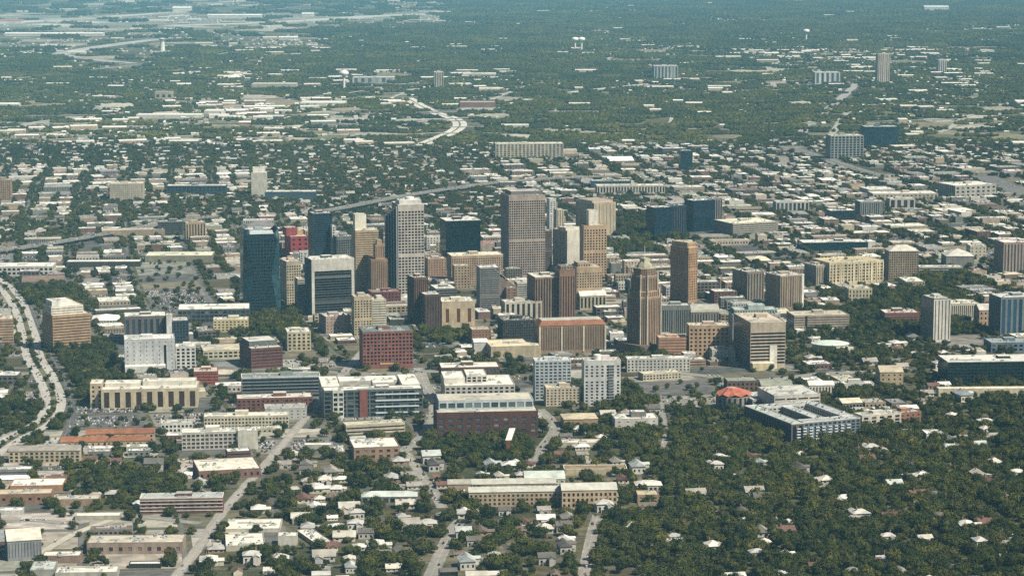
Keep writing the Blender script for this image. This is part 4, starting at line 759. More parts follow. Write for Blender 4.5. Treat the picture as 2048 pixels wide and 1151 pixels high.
bd('warehouse', 'warehouse', 'tan long warehouse', 'long tan warehouse in front of the white box building', -40, -36, 104, 990, 1008, 6, 24, (170, 124, 92), G(8, 5, .3, .3), rcol=(200, 184, 154), pent=False)
bd('warehouse', 'warehouse', 'small tan warehouse', 'smaller tan warehouse right of the long tan warehouse', 108, 111, 200, 1000, 1012, 6, 20, (176, 146, 116), N, rcol=(206, 194, 168), pent=False)
bd('apartment_block', 'apartment block', 'brick balcony row', 'brick three storey row with white balcony bands beside the diagonal street', 274, 280, 446, 997, 1028, 4, 22, (136, 88, 76), ('g', 7, 4.2, .5, .5, .6, 1), rcol=(176, 182, 176), gcol=(56, 48, 50), trim=(216, 214, 204), clutter=6, extra=lambda root, w, d, h, col, g: bands3(root, w, d, h))
bd('warehouse', 'warehouse', None, 'low white yard shed at the left edge', -40, -36, 45, 1022, 1030, 4, 14, (206, 204, 194), N, rcol=(226, 224, 212), pent=False)
bd('warehouse', 'warehouse', None, 'long narrow white canopy in front of trees at lower left', 148, 150, 240, 1032, 1040, 2, 14, (190, 184, 164), N, rcol=(230, 226, 206), pent=False, clutter=0)
bd('warehouse', 'warehouse', 'long shed with purple door', 'long cream and brown shed with a purple front section', 170, 174, 366, 1086, 1108, 2, 30, (168, 146, 126), ('g', 9, 9e9, .4, .5, 1, 2), rcol=(206, 196, 172), gcol=(92, 74, 82), pent=False)
bd('warehouse', 'warehouse', 'narrow white roofed shed', 'narrow white roofed shed left of the long shed with purple front', 80, 84, 160, 1112, 1126, 2, 18, (160, 130, 112), N, rcol=(228, 222, 202), pent=False)
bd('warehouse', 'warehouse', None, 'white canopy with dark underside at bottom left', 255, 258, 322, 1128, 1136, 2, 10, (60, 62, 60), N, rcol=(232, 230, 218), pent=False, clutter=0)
bd('warehouse', 'warehouse', 'grey gabled shed', 'grey steel shed with a pale gable at the left bottom edge', -30, 16, 84, 1082, 1122, 16, 40, (150, 154, 154), V(3, .2), V(3, .3), roof='gable', rcol=(206, 202, 180), rise=7, gcol=(110, 116, 118))
bd('warehouse', 'warehouse', None, 'white flat roof at the bottom edge left of centre', 105, 110, 235, 1146, 1158, 4, 22, (190, 186, 170), N, rcol=(226, 222, 204), pent=False)
bd('warehouse', 'warehouse', None, 'pale green roofed store at the bottom left corner', 58, 60, 108, 1140, 1154, 4, 30, (170, 172, 160), N, rcol=(190, 198, 184), pent=False)
bd('warehouse', 'warehouse', 'upper white store roof', 'upper of two big white store roofs by the diagonal street', 446, 450, 560, 1058, 1064, 2, 40, (214, 206, 184), N, rcol=(236, 230, 206), pent=False, clutter=4)
bd('warehouse', 'warehouse', 'lower white store roof', 'lower of two big white store roofs by the diagonal street', 448, 452, 530, 1092, 1102, 8, 46, (206, 198, 174), N, rcol=(236, 230, 208), pent=False, clutter=3)
bd('warehouse', 'warehouse', None, 'small white box right of the two big white store roofs', 552, 556, 594, 1072, 1090, 2, 14, (214, 210, 194), N, rcol=(234, 230, 216), pent=False)
bd('warehouse', 'warehouse', 'slanting white roof', 'slanting long white roof among trees at bottom centre left', 632, 634, 668, 1089, 1096, 24, 62, (170, 160, 140), N, rcol=(234, 230, 212), pent=False, clutter=6)
bd('market_pavilion', 'pavilion', 'mint hipped pavilion', 'long pavilion with pale mint hipped roof and open columns', 720, 723, 834, 993, 1008, 2, 20, (150, 150, 140), V(7, .7), roof='hip', rcol=(196, 206, 194), rise=4, gcol=(70, 72, 66))
bd('restaurant_building', 'restaurant', 'white roofed hall with rust front', 'white roofed hall with tan and rust front beside the curving street', 704, 708, 800, 896, 920, 10, 50, (176, 146, 116), G(7, 5, .4, .45), rcol=(232, 226, 208), gcol=(130, 72, 46), pent=False)
bd('warehouse', 'warehouse', 'slim white shed', 'slim white shed roof below the white roofed campus', 606, 608, 664, 890, 897, 2, 12, (190, 186, 170), N, rcol=(236, 232, 220), pent=False, clutter=0)
bd('warehouse', 'warehouse', None, 'square white awning roof beside the slim white shed', 660, 662, 690, 903, 910, 8, 26, (200, 194, 176), N, rcol=(232, 228, 212), pent=False, clutter=1)
bd('shed', 'shed', None, 'grey metal shed roof left of the white roofed hall', 702, 705, 735, 884, 892, 16, 30, (150, 156, 152), N, roof='gable', rcol=(176, 186, 180), rise=4)
bd('arsenal_building', 'arsenal', 'left arsenal hall', 'left half of the long cream arsenal with a double grey ridge', 896, 938, 1124, 984, 1014, 4, 16, (206, 180, 140), G(4.2, 4.6, .42, .5, 1, 2), roof='gable', rcol=(190, 190, 176), rise=4, gcol=(72, 60, 50))
bd('arsenal_building', 'arsenal', 'right arsenal hall', 'right half of the long cream arsenal, taller, four rows of windows', 1120, 1124, 1234, 980, 1018, 4, 26, (214, 186, 144), G(4.2, 4.5, .44, .5, 1, 2), roof='gable', rcol=(196, 194, 178), rise=5, gcol=(70, 58, 50))
bd('arsenal_building', 'arsenal', 'rear arsenal roof', 'rear arsenal wing with long grey roof behind the left half', 940, 944, 1112, 968, 984, 4, 18, (190, 170, 140), G(5, 4, .4, .4), roof='gable', rcol=(186, 184, 168), rise=4)
bd('arsenal_building', 'arsenal', None, 'tan gabled annex at the left end of the arsenal', 894, 896, 942, 968, 986, 4, 14, (176, 152, 124), N, roof='gable', rcol=(170, 164, 148), rise=4)
bd('arsenal_building', 'arsenal', None, 'mint gabled cross wing rising behind the arsenal', 1046, 1050, 1130, 958, 974, 4, 30, (206, 206, 190), G(5, 4, .4, .4), roof='gable', rcol=(196, 206, 192), rise=6)
bd('civic_building', 'civic building', 'cream long lodge', 'long cream lodge with rimmed roof behind the arsenal', 1124, 1128, 1254, 938, 950, 2, 20, (216, 200, 156), N, rcol=(150, 128, 98), trim=(228, 214, 176), pent=False, clutter=0)
bd('apartment_block', 'apartment block', 'white porch house', 'white two storey house with arched porch right of the arsenal', 1268, 1271, 1324, 970, 984, 2, 18, (216, 208, 186), G(4, 4, .5, .5), roof='hip', rcol=(216, 212, 196), rise=4)
bd('low_building', 'low building', None, 'tan low building below the white porch house', 1272, 1275, 1318, 990, 1006, 2, 20, (196, 164, 122), G(6, 4, .3, .4), rcol=(206, 184, 146), pent=False)
bd('store_building', 'store', 'pale long lot roof', 'pale long roof behind trees below the cream walk-up block', 1112, 1115, 1210, 886, 894, 2, 20, (206, 196, 172), N, rcol=(222, 212, 188), pent=False, clutter=3)
bd('chimney_tower', 'tower', 'rusty panel tower', 'tall rusty chimney-like tower with tilted white top panel', 1010, 1012, 1020, 882, 905, 4, 6, (150, 86, 56), N, rcol=(230, 226, 214), pent=False, clutter=0, extra=lambda root, w, d, h, col, g: panel(root, h))
bd('garage_block', 'garage', 'white twin-roof clinic', 'white twin-roofed clinic on the right edge of the woods', 1850, 1853, 1888, 868, 878, 4, 24, (226, 222, 210), Bn(4, .3), rcol=(236, 232, 222), pent=False)

# ------------------------------------------------------------------ special shapes
def curtain(W, P, bl, br, tr, tl, nx, ny, wcol, gcol, gap=0.07):
    """glass curtain wall on any quad: backing sheet and panels set just in front of it"""
    bl, br, tr, tl = map(Vector, (bl, br, tr, tl)); n = (br - bl).cross(tl - bl).normalized()
    at = lambda u, v: (bl * (1 - u) + br * u) * (1 - v) + (tl * (1 - u) + tr * u) * v
    W.quad(*[tuple(p - n * 0.12) for p in (bl, br, tr, tl)], wcol)
    for i in range(nx):
        for j in range(ny):
            u0, u1, v0, v1 = (i + gap) / nx, (i + 1 - gap) / nx, (j + gap) / ny, (j + 1 - gap) / ny
            P.quad(*[tuple(at(*q)) for q in ((u0, v0), (u1, v0), (u1, v1), (u0, v1))], gcol, rnd.random() * .84)
def glass_tower():
    x, y = ground(517, 628); H = height_at(x, y, 458); th = math.radians(14); s = 29.0
    root = link('glass_tower', None, None, (x, y + s, 0), th); tag(root, 'tall teal glass tower with folded facets and a notched crown', 'tower')
    LANDMARK.append((515, 540, 'teal glass tower'))
    W, P = MB(), MB()
    def oct(r, k, z):                            # octagon: r half width, k chamfer share
        a = r * (1 - k); return [(-a, -r, z), (a, -r, z), (r, -a, z), (r, a, z), (a, r, z), (-a, r, z), (-r, a, z), (-r, -a, z)]
    lv = [oct(s * 1.05, .22, 0), oct(s * 1.0, .5, H * .45), oct(s * .97, .12, H * .88)]
    ht = [0, 1.0, .955, .97, .93, 1.0, .96, .985]
    top = [(p[0] * .97, p[1] * .97, H * (.94 + .06 * ((i // 2) % 2))) for i, p in enumerate(oct(s * .96, .3, H))]
    lv.append(top)
    gc = [c(10, 36, 44), c(30, 70, 80), c(8, 28, 36), c(16, 44, 52)]  # light and dark facet tints: shading between the folds put into the colour
    for a, b, ny in ((lv[0], lv[1], 12), (lv[1], lv[2], 11), (lv[2], lv[3], 4)):
        for i in range(8):
            j = (i + 1) % 8; L = (Vector(a[i]) - Vector(a[j])).length
            curtain(W, P, a[i], a[j], b[j], b[i], max(2, int(L / 3.2)), ny, c(40, 66, 74), gc[i % 2 + (0 if i < 3 or i == 7 else 2)])
    part('frame', W, 'metal', root); part('glass_panels', P, 'glass', root, 'stuff')
    R = MB(); R.poly([(p[0] * .93, p[1] * .93, H * .92) for p in top], c(120, 128, 126)); part('roof', R, 'roof', root)
    for (dx, dy, w, h) in ((-14, -16, 10, 9), (10, -10, 8, 6), (0, 10, 14, 10)):
        B = MB(); B.box(dx - w / 2, dx + w / 2, dy - w / 2, dy + w / 2, H * .92, H * .92 + h, c(150, 164, 164)); part('plant_room', B, 'metal', root)
    for i in (0, 2, 5):
        B = MB(); p, q = Vector(top[i]), Vector(top[(i + 1) % 8]); B.quad(tuple(p), tuple(q), tuple(q * .9 + Vector((0, 0, H * .1 + 5))), tuple(p * .9 + Vector((0, 0, H * .1 + 5))), c(160, 172, 172)); part('crown_fin', B, 'metal', root)
    reserve(x, y + s, s + 3, s + 3, th)
glass_tower()
def deco_tower():
    x, y = ground(1284, 708); H = height_at(x, y, 520); th = math.radians(40); cx, cy = x + 4, y + 24
    root = link('art_deco_tower', None, None, (cx, cy, 0), th); tag(root, 'tall octagonal brown brick tower with green tiled top and flagpole', 'tower'); LANDMARK.append((1284, 610, 'green-topped tower'))
    W, P = MB(), []
    def oc(r, k): a = r * (1 - k); return [(-a, -r), (a, -r), (r, -a), (r, a), (a, r), (-a, r), (-r, a), (-r, -a)]
    br = c(150, 122, 96); tr = c(190, 174, 148)
    z = 0
    for r, k, z1, st in ((20, .34, H * .60, V(3.4, .42, 4, 3)), (18.6, .4, H * .66, G(3.2, 3.4, .4, .5)), (16.6, .42, H * .82, V(3.2, .42, 1, 3)), (14.2, .45, H * .9, G(3, 3.2, .45, .5))):
        pts = oc(r, k)
        for i in range(8):
            a, b = pts[i], pts[(i + 1) % 8]; L = math.hypot(b[0] - a[0], b[1] - a[1])
            facade(W, P, a[0], a[1], (b[0] - a[0]) / L, (b[1] - a[1]) / L, L, z, z1, st, br, c(58, 46, 42))
        W.poly([(p[0], p[1], z1) for p in pts], tr)
        if z1 < H * .85:                         # pale corner piers and cornice blocks
            for p in pts:
                m = MB(); m.box(p[0] - .9, p[0] + .9, p[1] - .9, p[1] + .9, z, z1 + 2.5, tr); part('corner_pier', m, 'wall', root)
        z = z1
    part('wall', W, 'wall', root); put_panes(P, root, 1.42, th, cx, cy, 60)
    m = MB(); gr = c(160, 156, 126)
    m.lathe([(12.6, H * .9), (11, H * .925), (6, H * .97), (3, H * .985), (0, H)], 8, gr); part('roof', m, 'roof', root)
    m = MB(); m.box(-5, 5, -5, 5, H * .95, H * 1.0, c(190, 184, 150)); part('lantern', m, 'wall', root)
    m = MB(); m.lathe([(.5, H), (.3, H + 16), (0, H + 16.2)], 6, c(210, 210, 200)); part('flagpole', m, 'metal', root)
    m = MB(); m.box(-30, 12, -26, 26, 0, 14, c(110, 92, 78)); part('podium', m, 'wall', root)
    reserve(cx, cy, 28, 28, th)
deco_tower()
def red_dome():
    x, y = ground(1470, 822); root = link('assembly_hall', None, None, (x, y + 20, 0), 0.2); tag(root, 'round hall with orange-red ribbed roof and dark striped wall', 'hall'); LANDMARK.append((1466, 795, 'orange-red domed hall'))
    H = 17; W = MB(); n = 20
    pts = [(22 * math.cos(2 * math.pi * i / n), 19 * math.sin(2 * math.pi * i / n)) for i in range(n)]
    W.prism(pts, 0, H, c(150, 142, 130)); part('wall', W, 'wall', root)
    for i in range(n):
        if pts[i][1] < 8:
            m = MB(); a = 2 * math.pi * (i + .5) / n; m.box(-1.2, 1.2, -.3, .3, 0, H - 1, c(36, 50, 56)); link('window_strip', m.mesh('window_strip', 'glass'), root, (22.2 * math.cos(a), 19.2 * math.sin(a), 0), a + math.pi / 2)
    m = MB(); k = 18                             # folded plates: ridges and valleys alternate
    rim = [(23.2 * (1 if i % 2 else .95) * math.cos(2 * math.pi * i / k), 20.2 * (1 if i % 2 else .95) * math.sin(2 * math.pi * i / k), H + (3.4 if i % 2 else .6)) for i in range(k)]
    top = [(6.5 * math.cos(2 * math.pi * i / k) - 3, 5.5 * math.sin(2 * math.pi * i / k), H + 9 + (.8 if i % 2 else 0)) for i in range(k)]
    for i in range(k): m.quad(rim[i], rim[(i + 1) % k], top[(i + 1) % k], top[i], vary(c(186, 96, 70), .12))
    m.poly(top, c(200, 150, 124)); part('roof', m, 'roof', root)
    reserve(x, y + 20, 26, 24, 0)
red_dome()
def oval_roof():
    x, y = ground(1665, 705); root = link('sports_hall', None, None, (x, y + 26, 0), 0.0); tag(root, 'low hall with a pale mint oval roof among dark trees', 'hall'); LANDMARK.append((1665, 695, 'mint oval roof'))
    W = MB(); W.lathe([(26, 0), (26, 9)], 28, c(222, 216, 200), sx=1.0, sy=.8); part('wall', W, 'wall', root)
    m = MB(); m.lathe([(27.5, 9), (27.5, 9.8), (20, 11.5), (9, 12.6), (0, 13)], 28, c(206, 220, 206), sx=1.0, sy=.8); part('roof', m, 'roof', root)
    m = MB(); m.box(6, 30, -24, -18, 0, 7, c(226, 222, 206), top=c(234, 230, 216)); part('porch', m, 'wall', root)
    reserve(x, y + 26, 30, 27, 0)
oval_roof()
def water_tower(px, py, yt, label, ph):
    x, y = ground(px, py); H = height_at(x, y, yt); r = H * .26; root = link('water_tower', None, None, (x, y, 0)); tag(root, label, 'water tower'); LANDMARK.append((px, (py + yt) / 2, ph))
    m = MB(); m.lathe([(r * .55, 0), (r * .28, H * .08), (r * .26, H * .62), (r * .5, H * .7)], 14, c(214, 214, 204)); part('stem', m, 'metal', root)
    m = MB(); m.lathe([(r * .5, H * .7), (r * .95, H * .78), (r, H * .86), (r * .8, H * .95), (0, H)], 16, c(228, 226, 216)); part('tank', m, 'metal', root); reserve(x, y, 20, 20, 0)
water_tower(688, 178, 140, 'white water tower on a stem left of the far pale terrace', 'far white water tower')
water_tower(1150, 102, 74, 'left of two white water towers standing close together', 'left far water tower')
water_tower(1163, 102, 74, 'right of two white water towers standing close together', 'right far water tower')
water_tower(1612, 84, 58, 'white water tower near the top right of the far woods', 'top right water tower')
def mast_tower():
    x, y = ground(325, 106); H = height_at(x, y, 76); root = link('control_tower', None, None, (x, y, 0)); tag(root, 'slim white control tower beside the far airfield', 'control tower'); LANDMARK.append((325, 92, 'far control tower'))
    m = MB(); m.lathe([(14, 0), (11, H * .8), (16, H * .84)], 10, c(226, 224, 212)); part('shaft', m, 'wall', root)
    m = MB(); m.lathe([(16, H * .84), (18, H * .93)], 10, c(120, 140, 146)); part('cab_windows', m, 'glass', root)
    m = MB(); m.lathe([(19, H * .93), (19, H * .96), (0, H)], 10, c(220, 218, 206)); part('roof', m, 'roof', root)
    m = MB(); m.box(-60, 60, -30, 30, 0, 10, c(206, 202, 184)); part('base_building', m, 'wall', root); reserve(x, y, 70, 60, 0)
mast_tower()
def terminal(px, yb, w, d, h, label, rc):
    x, y = ground(px, yb); root = link('airfield_hangar', None, None, (x, y, 0)); tag(root, label, 'hangar')
    W = MB(); W.box(-w / 2, w / 2, -d / 2, d / 2, 0, h, c(206, 204, 190)); part('wall', W, 'wall', root)
    pitched(root, -w / 2, w / 2, -d / 2, d / 2, h + .1, h * .4, c(*rc), 'vault', 2); reserve(x, y, w / 2 + 20, d / 2 + 60, 0)
terminal(20, 47, 190, 130, 22, 'red roofed hangar at the top left corner', (190, 110, 96))
terminal(365, 24, 150, 140, 34, 'pale terminal block at the far edge of the airfield', (222, 220, 206))
terminal(470, 36, 420, 120, 22, 'long white hangar row right of the pale terminal', (232, 230, 216))
terminal(616, 33, 90, 90, 22, 'small bright white hangar on the airfield', (236, 234, 222))
terminal(110, 72, 620, 90, 16, 'long white shed line below the far left airfield', (232, 230, 218))
terminal(577, 80, 110, 70, 16, 'bright white shed in the woods below the runways', (236, 234, 222))
terminal(1870, 24, 210, 150, 40, 'pale grey hangar at the far top right', (200, 204, 196))

# ------------------------------------------------------------------ land cover, one letter for 64 x 48 pixels of the view
COVER = """
aaaaaaaaaaaaaa..................
aaaaaaaaaa......................
..aaa.........f.....fffffffffff.
.......f..ffffff....fffffffffff.
ffffffffffffffff..........ffffff
ffffffffffffff......ggg..fffffff
HHHHHHHHHHHHHHHccccccccccccccccc
ccccccccHHHHHHcccccccccccccccccc
cccHHHHHHHHHHHHHcccHcccccccccccc
HHcccccccccccHHccccttccccccccccc
pcccccccdddddddddddtccccccccccpc
cccccpccddddddddddddccccccccctcc
ptcccpccddddddddddddddddccttttcc
cpcccccdtdddddddddddddddctttttcc
cptcccccccdddtcddddddddchhtthhcc
cptccccccccdcctcccctdpdppcchhhcc
cptpcccccccccccccctttppcccthhhtt
tptpppcccccccccccrrrttttccccthht
cttccrctrpprrtttrrrrtttttttRRRRR
ccchhrcrrrrrrrrrrrrrRRRRRRRRRRRR
cccthcrrrrrrrrccccrrRRRRRRRRRRRR
ccccctcrrrrrrrrrrrrrRRRRRRRRRRRR
ccccccrccrrrrrrrrrrrRRRRRRRRRRRR
ccccccrrrrrrrrrrrrrrRRRRRRRRRRRR
""".split()
def cover(px, py):
    r = min(23, max(0, int(py // 48))); k = min(31, max(0, int(px // 64))); return COVER[r][k]
D_FAR = 6900.0
# ------------------------------------------------------------------ tree shapes
def crown_mesh(seed, r, hgt, n, spread):
    R = random.Random(seed); m = MB(); lobes = []
    for i in range(R.randint(4, 6)):
        a = R.uniform(0, 6.28); q = r * R.uniform(.15, .62) * spread
        lobes.append((Vector((q * math.cos(a), q * math.sin(a), hgt * R.uniform(.42, .8))), r * R.uniform(.52, .78), hgt * R.uniform(.2, .32)))
    for i in range(R.randint(3, 5)):             # stray boughs that break the outline
        a = R.uniform(0, 6.28); q = r * R.uniform(.6, .95) * spread
        lobes.append((Vector((q * math.cos(a), q * math.sin(a), hgt * R.uniform(.36, .86))), r * R.uniform(.2, .38), hgt * R.uniform(.1, .18)))
    for i in range(n):
        cc, lr, lh = lobes[i % len(lobes)]
        d = Vector((R.gauss(0, 1), R.gauss(0, 1), R.gauss(.25, 1))).normalized(); k = R.uniform(.65, 1.2)
        p = cc + Vector((d.x * lr * k, d.y * lr * k, d.z * lh * 1.3 * k))
        nn = (d + Vector((R.uniform(-.8, .8), R.uniform(-.8, .8), R.uniform(-.5, .9)))).normalized(); t = nn.orthogonal().normalized(); b = nn.cross(t); s = r * R.uniform(.05, .115)
        e = [p + t * s * R.uniform(.7, 1.3), p + b * s * R.uniform(.7, 1.3), p - t * s * R.uniform(.7, 1.3), p - b * s * R.uniform(.7, 1.3)]
        m.quad(*[tuple(x) for x in e], (0, 0, 0))
    for cc, lr, lh in lobes:                     # twiggy inner mass of each bough
        N_ = 7
        for i in range(N_):
            for j in range(3):
                a0, a1 = 6.283 * i / N_, 6.283 * (i + 1) / N_; z0, z1 = -.9 + .6 * j, -.3 + .6 * j
                f = lambda a, z: (cc.x + lr * .72 * math.sqrt(max(0, 1 - z * z)) * math.cos(a), cc.y + lr * .72 * math.sqrt(max(0, 1 - z * z)) * math.sin(a), cc.z + lh * z)
                m.quad(f(a0, z0), f(a1, z0), f(a1, z1), f(a0, z1), (0, 0, 0))
    return m.mesh('crown', 'leaf')
def trunk_mesh(seed, r, hgt):
    R = random.Random(seed); m = MB(); bk = c(96, 80, 62)
    def limb(p, q, r0, r1):
        d = (q - p).normalized(); t = d.orthogonal().normalized(); b = d.cross(t)
        ring = lambda o, rr: [tuple(o + (t * math.cos(a) + b * math.sin(a)) * rr) for a in (0, 1.257, 2.513, 3.77, 5.027)]
        A, B = ring(p, r0), ring(q, r1)
        for i in range(5): m.quad(A[i], A[(i + 1) % 5], B[(i + 1) % 5], B[i], bk)
    top = Vector((R.uniform(-.3, .3), R.uniform(-.3, .3), hgt * .4)); limb(Vector((0, 0, -.2)), top, r * .075, r * .05)
    for i in range(4):
        a = i * 1.57 + R.uniform(-.4, .4); limb(top, Vector((math.cos(a) * r * .5, math.sin(a) * r * .5, hgt * R.uniform(.55, .75))), r * .045, r * .015)
    return m.mesh('trunk', 'bark')
VAR = [(5.0, 8.4, 1100, 1.0), (5.8, 7.4, 1300, 1.1), (4.4, 9.0, 1000, .9), (5.2, 9.6, 1100, .85), (6.2, 8.4, 1400, 1.1), (4.0, 7.0, 900, 1.0)]
CROWNS = [crown_mesh(40 + i, *v) for i, v in enumerate(VAR)]; TRUNKS = [trunk_mesh(70 + i, v[0], v[1]) for i, v in enumerate(VAR)]
TREES, HOUSES, LOW, CARS = [], [], [], []
streets, lots = MB(), MB()
T0 = math.radians(13); CT, ST = math.cos(T0), math.sin(T0)
BX, BY, SW = 104.0, 84.0, 11.0
def gw(U, V):                                   # street-grid coordinates to ground: the grid bends from district to district
    x, y = 300 + U * CT - V * ST, 300 + U * ST + V * CT
    p = Vector((x * .00055, y * .00055, 1.7)); q = Vector((x * .00021, y * .00021, 5.1))
    return x + 120 * noise.noise(p) + 330 * noise.noise(q), y + 120 * noise.noise(p + Vector((9, 4, 2))) + 330 * noise.noise(q + Vector((3, 8, 1)))
def ga(U, V):
    a, b = gw(U - 5, V), gw(U + 5, V); return math.atan2(b[1] - a[1], b[0] - a[0])
def tree_at(x, y, s):
    if is_free(x, y, 2.2 * s + 1.0): TREES.append((x, y, s, rnd.randrange(6)))
def roofcol(dull=0.0):
    k = dull + (1 - dull) * rnd.random()
    if k < .48: return vary(c(238, 236, 222), .1)
    if k < .64: return vary(c(206, 196, 168), .14)
    if k < .90: return vary(c(146, 146, 138), .3)
    return vary(c(128, 102, 86), .2)
def wallcol():
    return vary(rnd.choice((c(186, 172, 144), c(156, 134, 108), c(122, 90, 76), c(196, 192, 180), c(124, 124, 118), c(170, 152, 120), c(104, 96, 86))), .12)
def lot_quad(cx, cy, hw, hd, col, z):
    lots.quad(*[(*gw(cx + u, cy + v), z) for u, v in ((-hw, -hd), (hw, -hd), (hw, hd), (-hw, hd))], col)
def cars_grid(cx, cy, hw, hd, dens):
    v = -hd + 4; row = 0
    while v < hd - 3:
        u = -hw + 2
        while u < hw - 2:
            if rnd.random() < dens:
                x, y = gw(cx + u, cy + v)
                if is_free(x, y, 1.5): CARS.append((x, y, 0.06, ga(cx, cy) + math.pi / 2 + rnd.uniform(-.04, .04)))
            u += 2.8
        row += 1; v += 5.4 if row % 2 else 11.0
for i in range(-46, 47):
    for j in range(6, 104):
        U, Vv = i * BX, j * BY; cx, cy = gw(U, Vv)
        if not (1800 < cy < D_FAR): continue
        px, py = project(cx, cy)
        if not (-110 < px < 2160 and 270 < py < 1310): continue
        k = cover(px, py); hw, hd = (BX - SW) / 2, (BY - SW) / 2; T1 = ga(U, Vv)
        if k in '.fag': k = 'H' if k != 'g' else 'g'
        if py < 345 and rnd.random() < (345 - py) / 75: k = rnd.choice('hhH')
        at = lambda u, v: gw(U + u, Vv + v)
        if k in 'cdpHr':
            sc_ = vary(c(106, 105, 100) if k in 'cdp' else c(92, 90, 82), .1); z = .06
            streets.quad(*[(*at(u, v), z) for u, v in ((-BX / 2, hd), (hw, hd), (hw, BY / 2), (-BX / 2, BY / 2))], sc_)
            streets.quad(*[(*at(u, v), z) for u, v in ((hw, -BY / 2), (BX / 2, -BY / 2), (BX / 2, BY / 2), (hw, BY / 2))], vary(sc_, .05))
        if k in 'cd':
            nu, nv = rnd.choice(((2, 2), (3, 2), (2, 3), (1, 2), (2, 1), (1, 1)) if k == 'c' else ((2, 2), (3, 2), (2, 3), (3, 3), (2, 2), (1, 2)))
            for a in range(nu):
                for b in range(nv):
                    su, sv = 2 * hw / nu, 2 * hd / nv; u, v = -hw + su * (a + .5), -hd + sv * (b + .5); x, y = at(u, v)
                    q = rnd.random()
                    lc = vary(rnd.choice((c(160, 155, 140), c(142, 138, 126), c(98, 97, 93), c(122, 112, 86), c(88, 86, 52), c(80, 80, 48))), .14)
                    if py > 860: lc = vary(rnd.choice((c(186, 180, 162), c(170, 165, 150), c(176, 168, 146), c(104, 102, 96))), .1)
                    lot_quad(U + u, Vv + v, su / 2 - .5, sv / 2 - .5, lc, .04)
                    if q < (.74 if k == 'c' else .92):
                        w, d = su * rnd.uniform(.5, .9), sv * rnd.uniform(.45, .85); h = rnd.choice((4, 5, 5, 6, 7, 8, 12)) if k == 'c' else (rnd.choice((7, 9, 12, 16, 20, 26)) if py < 600 else rnd.choice((5, 6, 8, 10, 13)))
                        if is_free(x, y, max(w, d) * .42) and all(is_free(*at(u + e * w / 2, v + f * d / 2), 1) for e in (-1, 1) for f in (-1, 1)):
                            LOW.append((x, y, w, d, h * rnd.uniform(.9, 1.1), T1 + rnd.choice((0, 0, 0, .1, -.12)))); reserve(x, y, w / 2, d / 2, T1)
                    elif q < .9: cars_grid(U + u, Vv + v, su / 2 - 2, sv / 2 - 2, .35)
                    for _ in range(int(rnd.choice((6, 10, 16, 24)) / (nu * nv) * 2.2 + 1) if k == 'c' else rnd.choice((0, 1, 2, 3))): tree_at(*at(u + rnd.choice((-1, 1)) * su * rnd.uniform(.3, .52), v + rnd.uniform(-.5, .5) * sv), rnd.uniform(.5, 1.15))
        elif k == 'p':
            lot_quad(U, Vv, hw, hd, vary(rnd.choice((c(150, 146, 132), c(112, 110, 105), c(140, 128, 102))), .1), .04)
            if rnd.random() < .75: cars_grid(U, Vv, hw - 4, hd - 4, rnd.uniform(.2, .7))
            for _ in range(12): tree_at(*at(rnd.uniform(-hw, hw), rnd.uniform(-hd, hd)), rnd.uniform(.5, .9))
        else:
            nh, nt = {'H': (5, 70), 'h': (3, 66), 'r': (10, 40), 'R': (4, 112), 't': (0, 104), 'g': (0, 8)}[k]
            if k in 'Hr': lot_quad(U, Vv, hw, hd, vary(rnd.choice((c(90, 86, 52), c(118, 110, 82), c(78, 78, 46), c(102, 96, 62))), .12), .04)
            for _ in range(nh):
                side = rnd.choice((-1, 1)); x, y = at(rnd.uniform(-hw + 8, hw - 8), side * hd * rnd.uniform(.45, .72))
                if is_free(x, y, 8): HOUSES.append((x, y, rnd.uniform(.9, 1.6), T1 + rnd.choice((0, math.pi / 2, math.pi)) + rnd.uniform(-.06, .06), rnd.randrange(12) if k != 'H' or rnd.random() < .3 else rnd.choice((3, 4, 6, 8, 10, 5)))); reserve(x, y, *((8.5, 8.0) if k == 'r' else (4.6, 5.0)), T1)
            if k in 'rRh':
                for _ in range(3):
                    if rnd.random() < .5:
                        x, y = at(rnd.uniform(-hw, hw), hd + SW / 2 + rnd.choice((-3, 3)))
                        if is_free(x, y, 2): CARS.append((x, y, .08, T1))
            for _ in range(nt): tree_at(*at(rnd.uniform(-BX / 2, BX / 2), rnd.uniform(-BY / 2, BY / 2)), rnd.choice((rnd.uniform(.5, .9), rnd.uniform(.7, 1.2), rnd.uniform(1.1, 1.7))) if k in 'rRt' else rnd.uniform(.5, 1.0))
for q_ in ROADS[0][0][::1]:                      # trees on the highway's planted median and verges
    for off in (0, 0, 20, -21, 24):
        if rnd.random() < .55: TREES.append((q_.x + off + rnd.uniform(-2, 2), q_.y + rnd.uniform(-12, 12), rnd.uniform(.5, .9), rnd.randrange(6)))
struct('street_grid', streets, 'road'); struct('lots', lots, 'lot')
# cars on the roads
for rec in ROADS:
    L, w, n = rec[:3]; z = rec[3] + .05 if len(rec) > 3 else .3
    for _ in range(abs(n)):
        i = rnd.randrange(len(L) - 1); t = L[i + 1] - L[i]; f = rnd.random(); nm = Vector((t.y, -t.x)).normalized(); p = L[i] + t * f + nm * rnd.choice((-.32, -.2, .2, .32)) * w
        CARS.append((p.x, p.y, z, math.atan2(t.y, t.x)))
def in_frame(x, y, m=0):
    a, b = project(x, y); return -m < a < 2048 + m and -m < b < 1151 + m
def split_out(items, size, n=300):
    idx = sorted((i for i, t in enumerate(items) if in_frame(t[0], t[1], -6)), key=lambda i: -size(items[i]))[:n]
    s = set(idx); return [items[i] for i in idx], [t for i, t in enumerate(items) if i not in s]
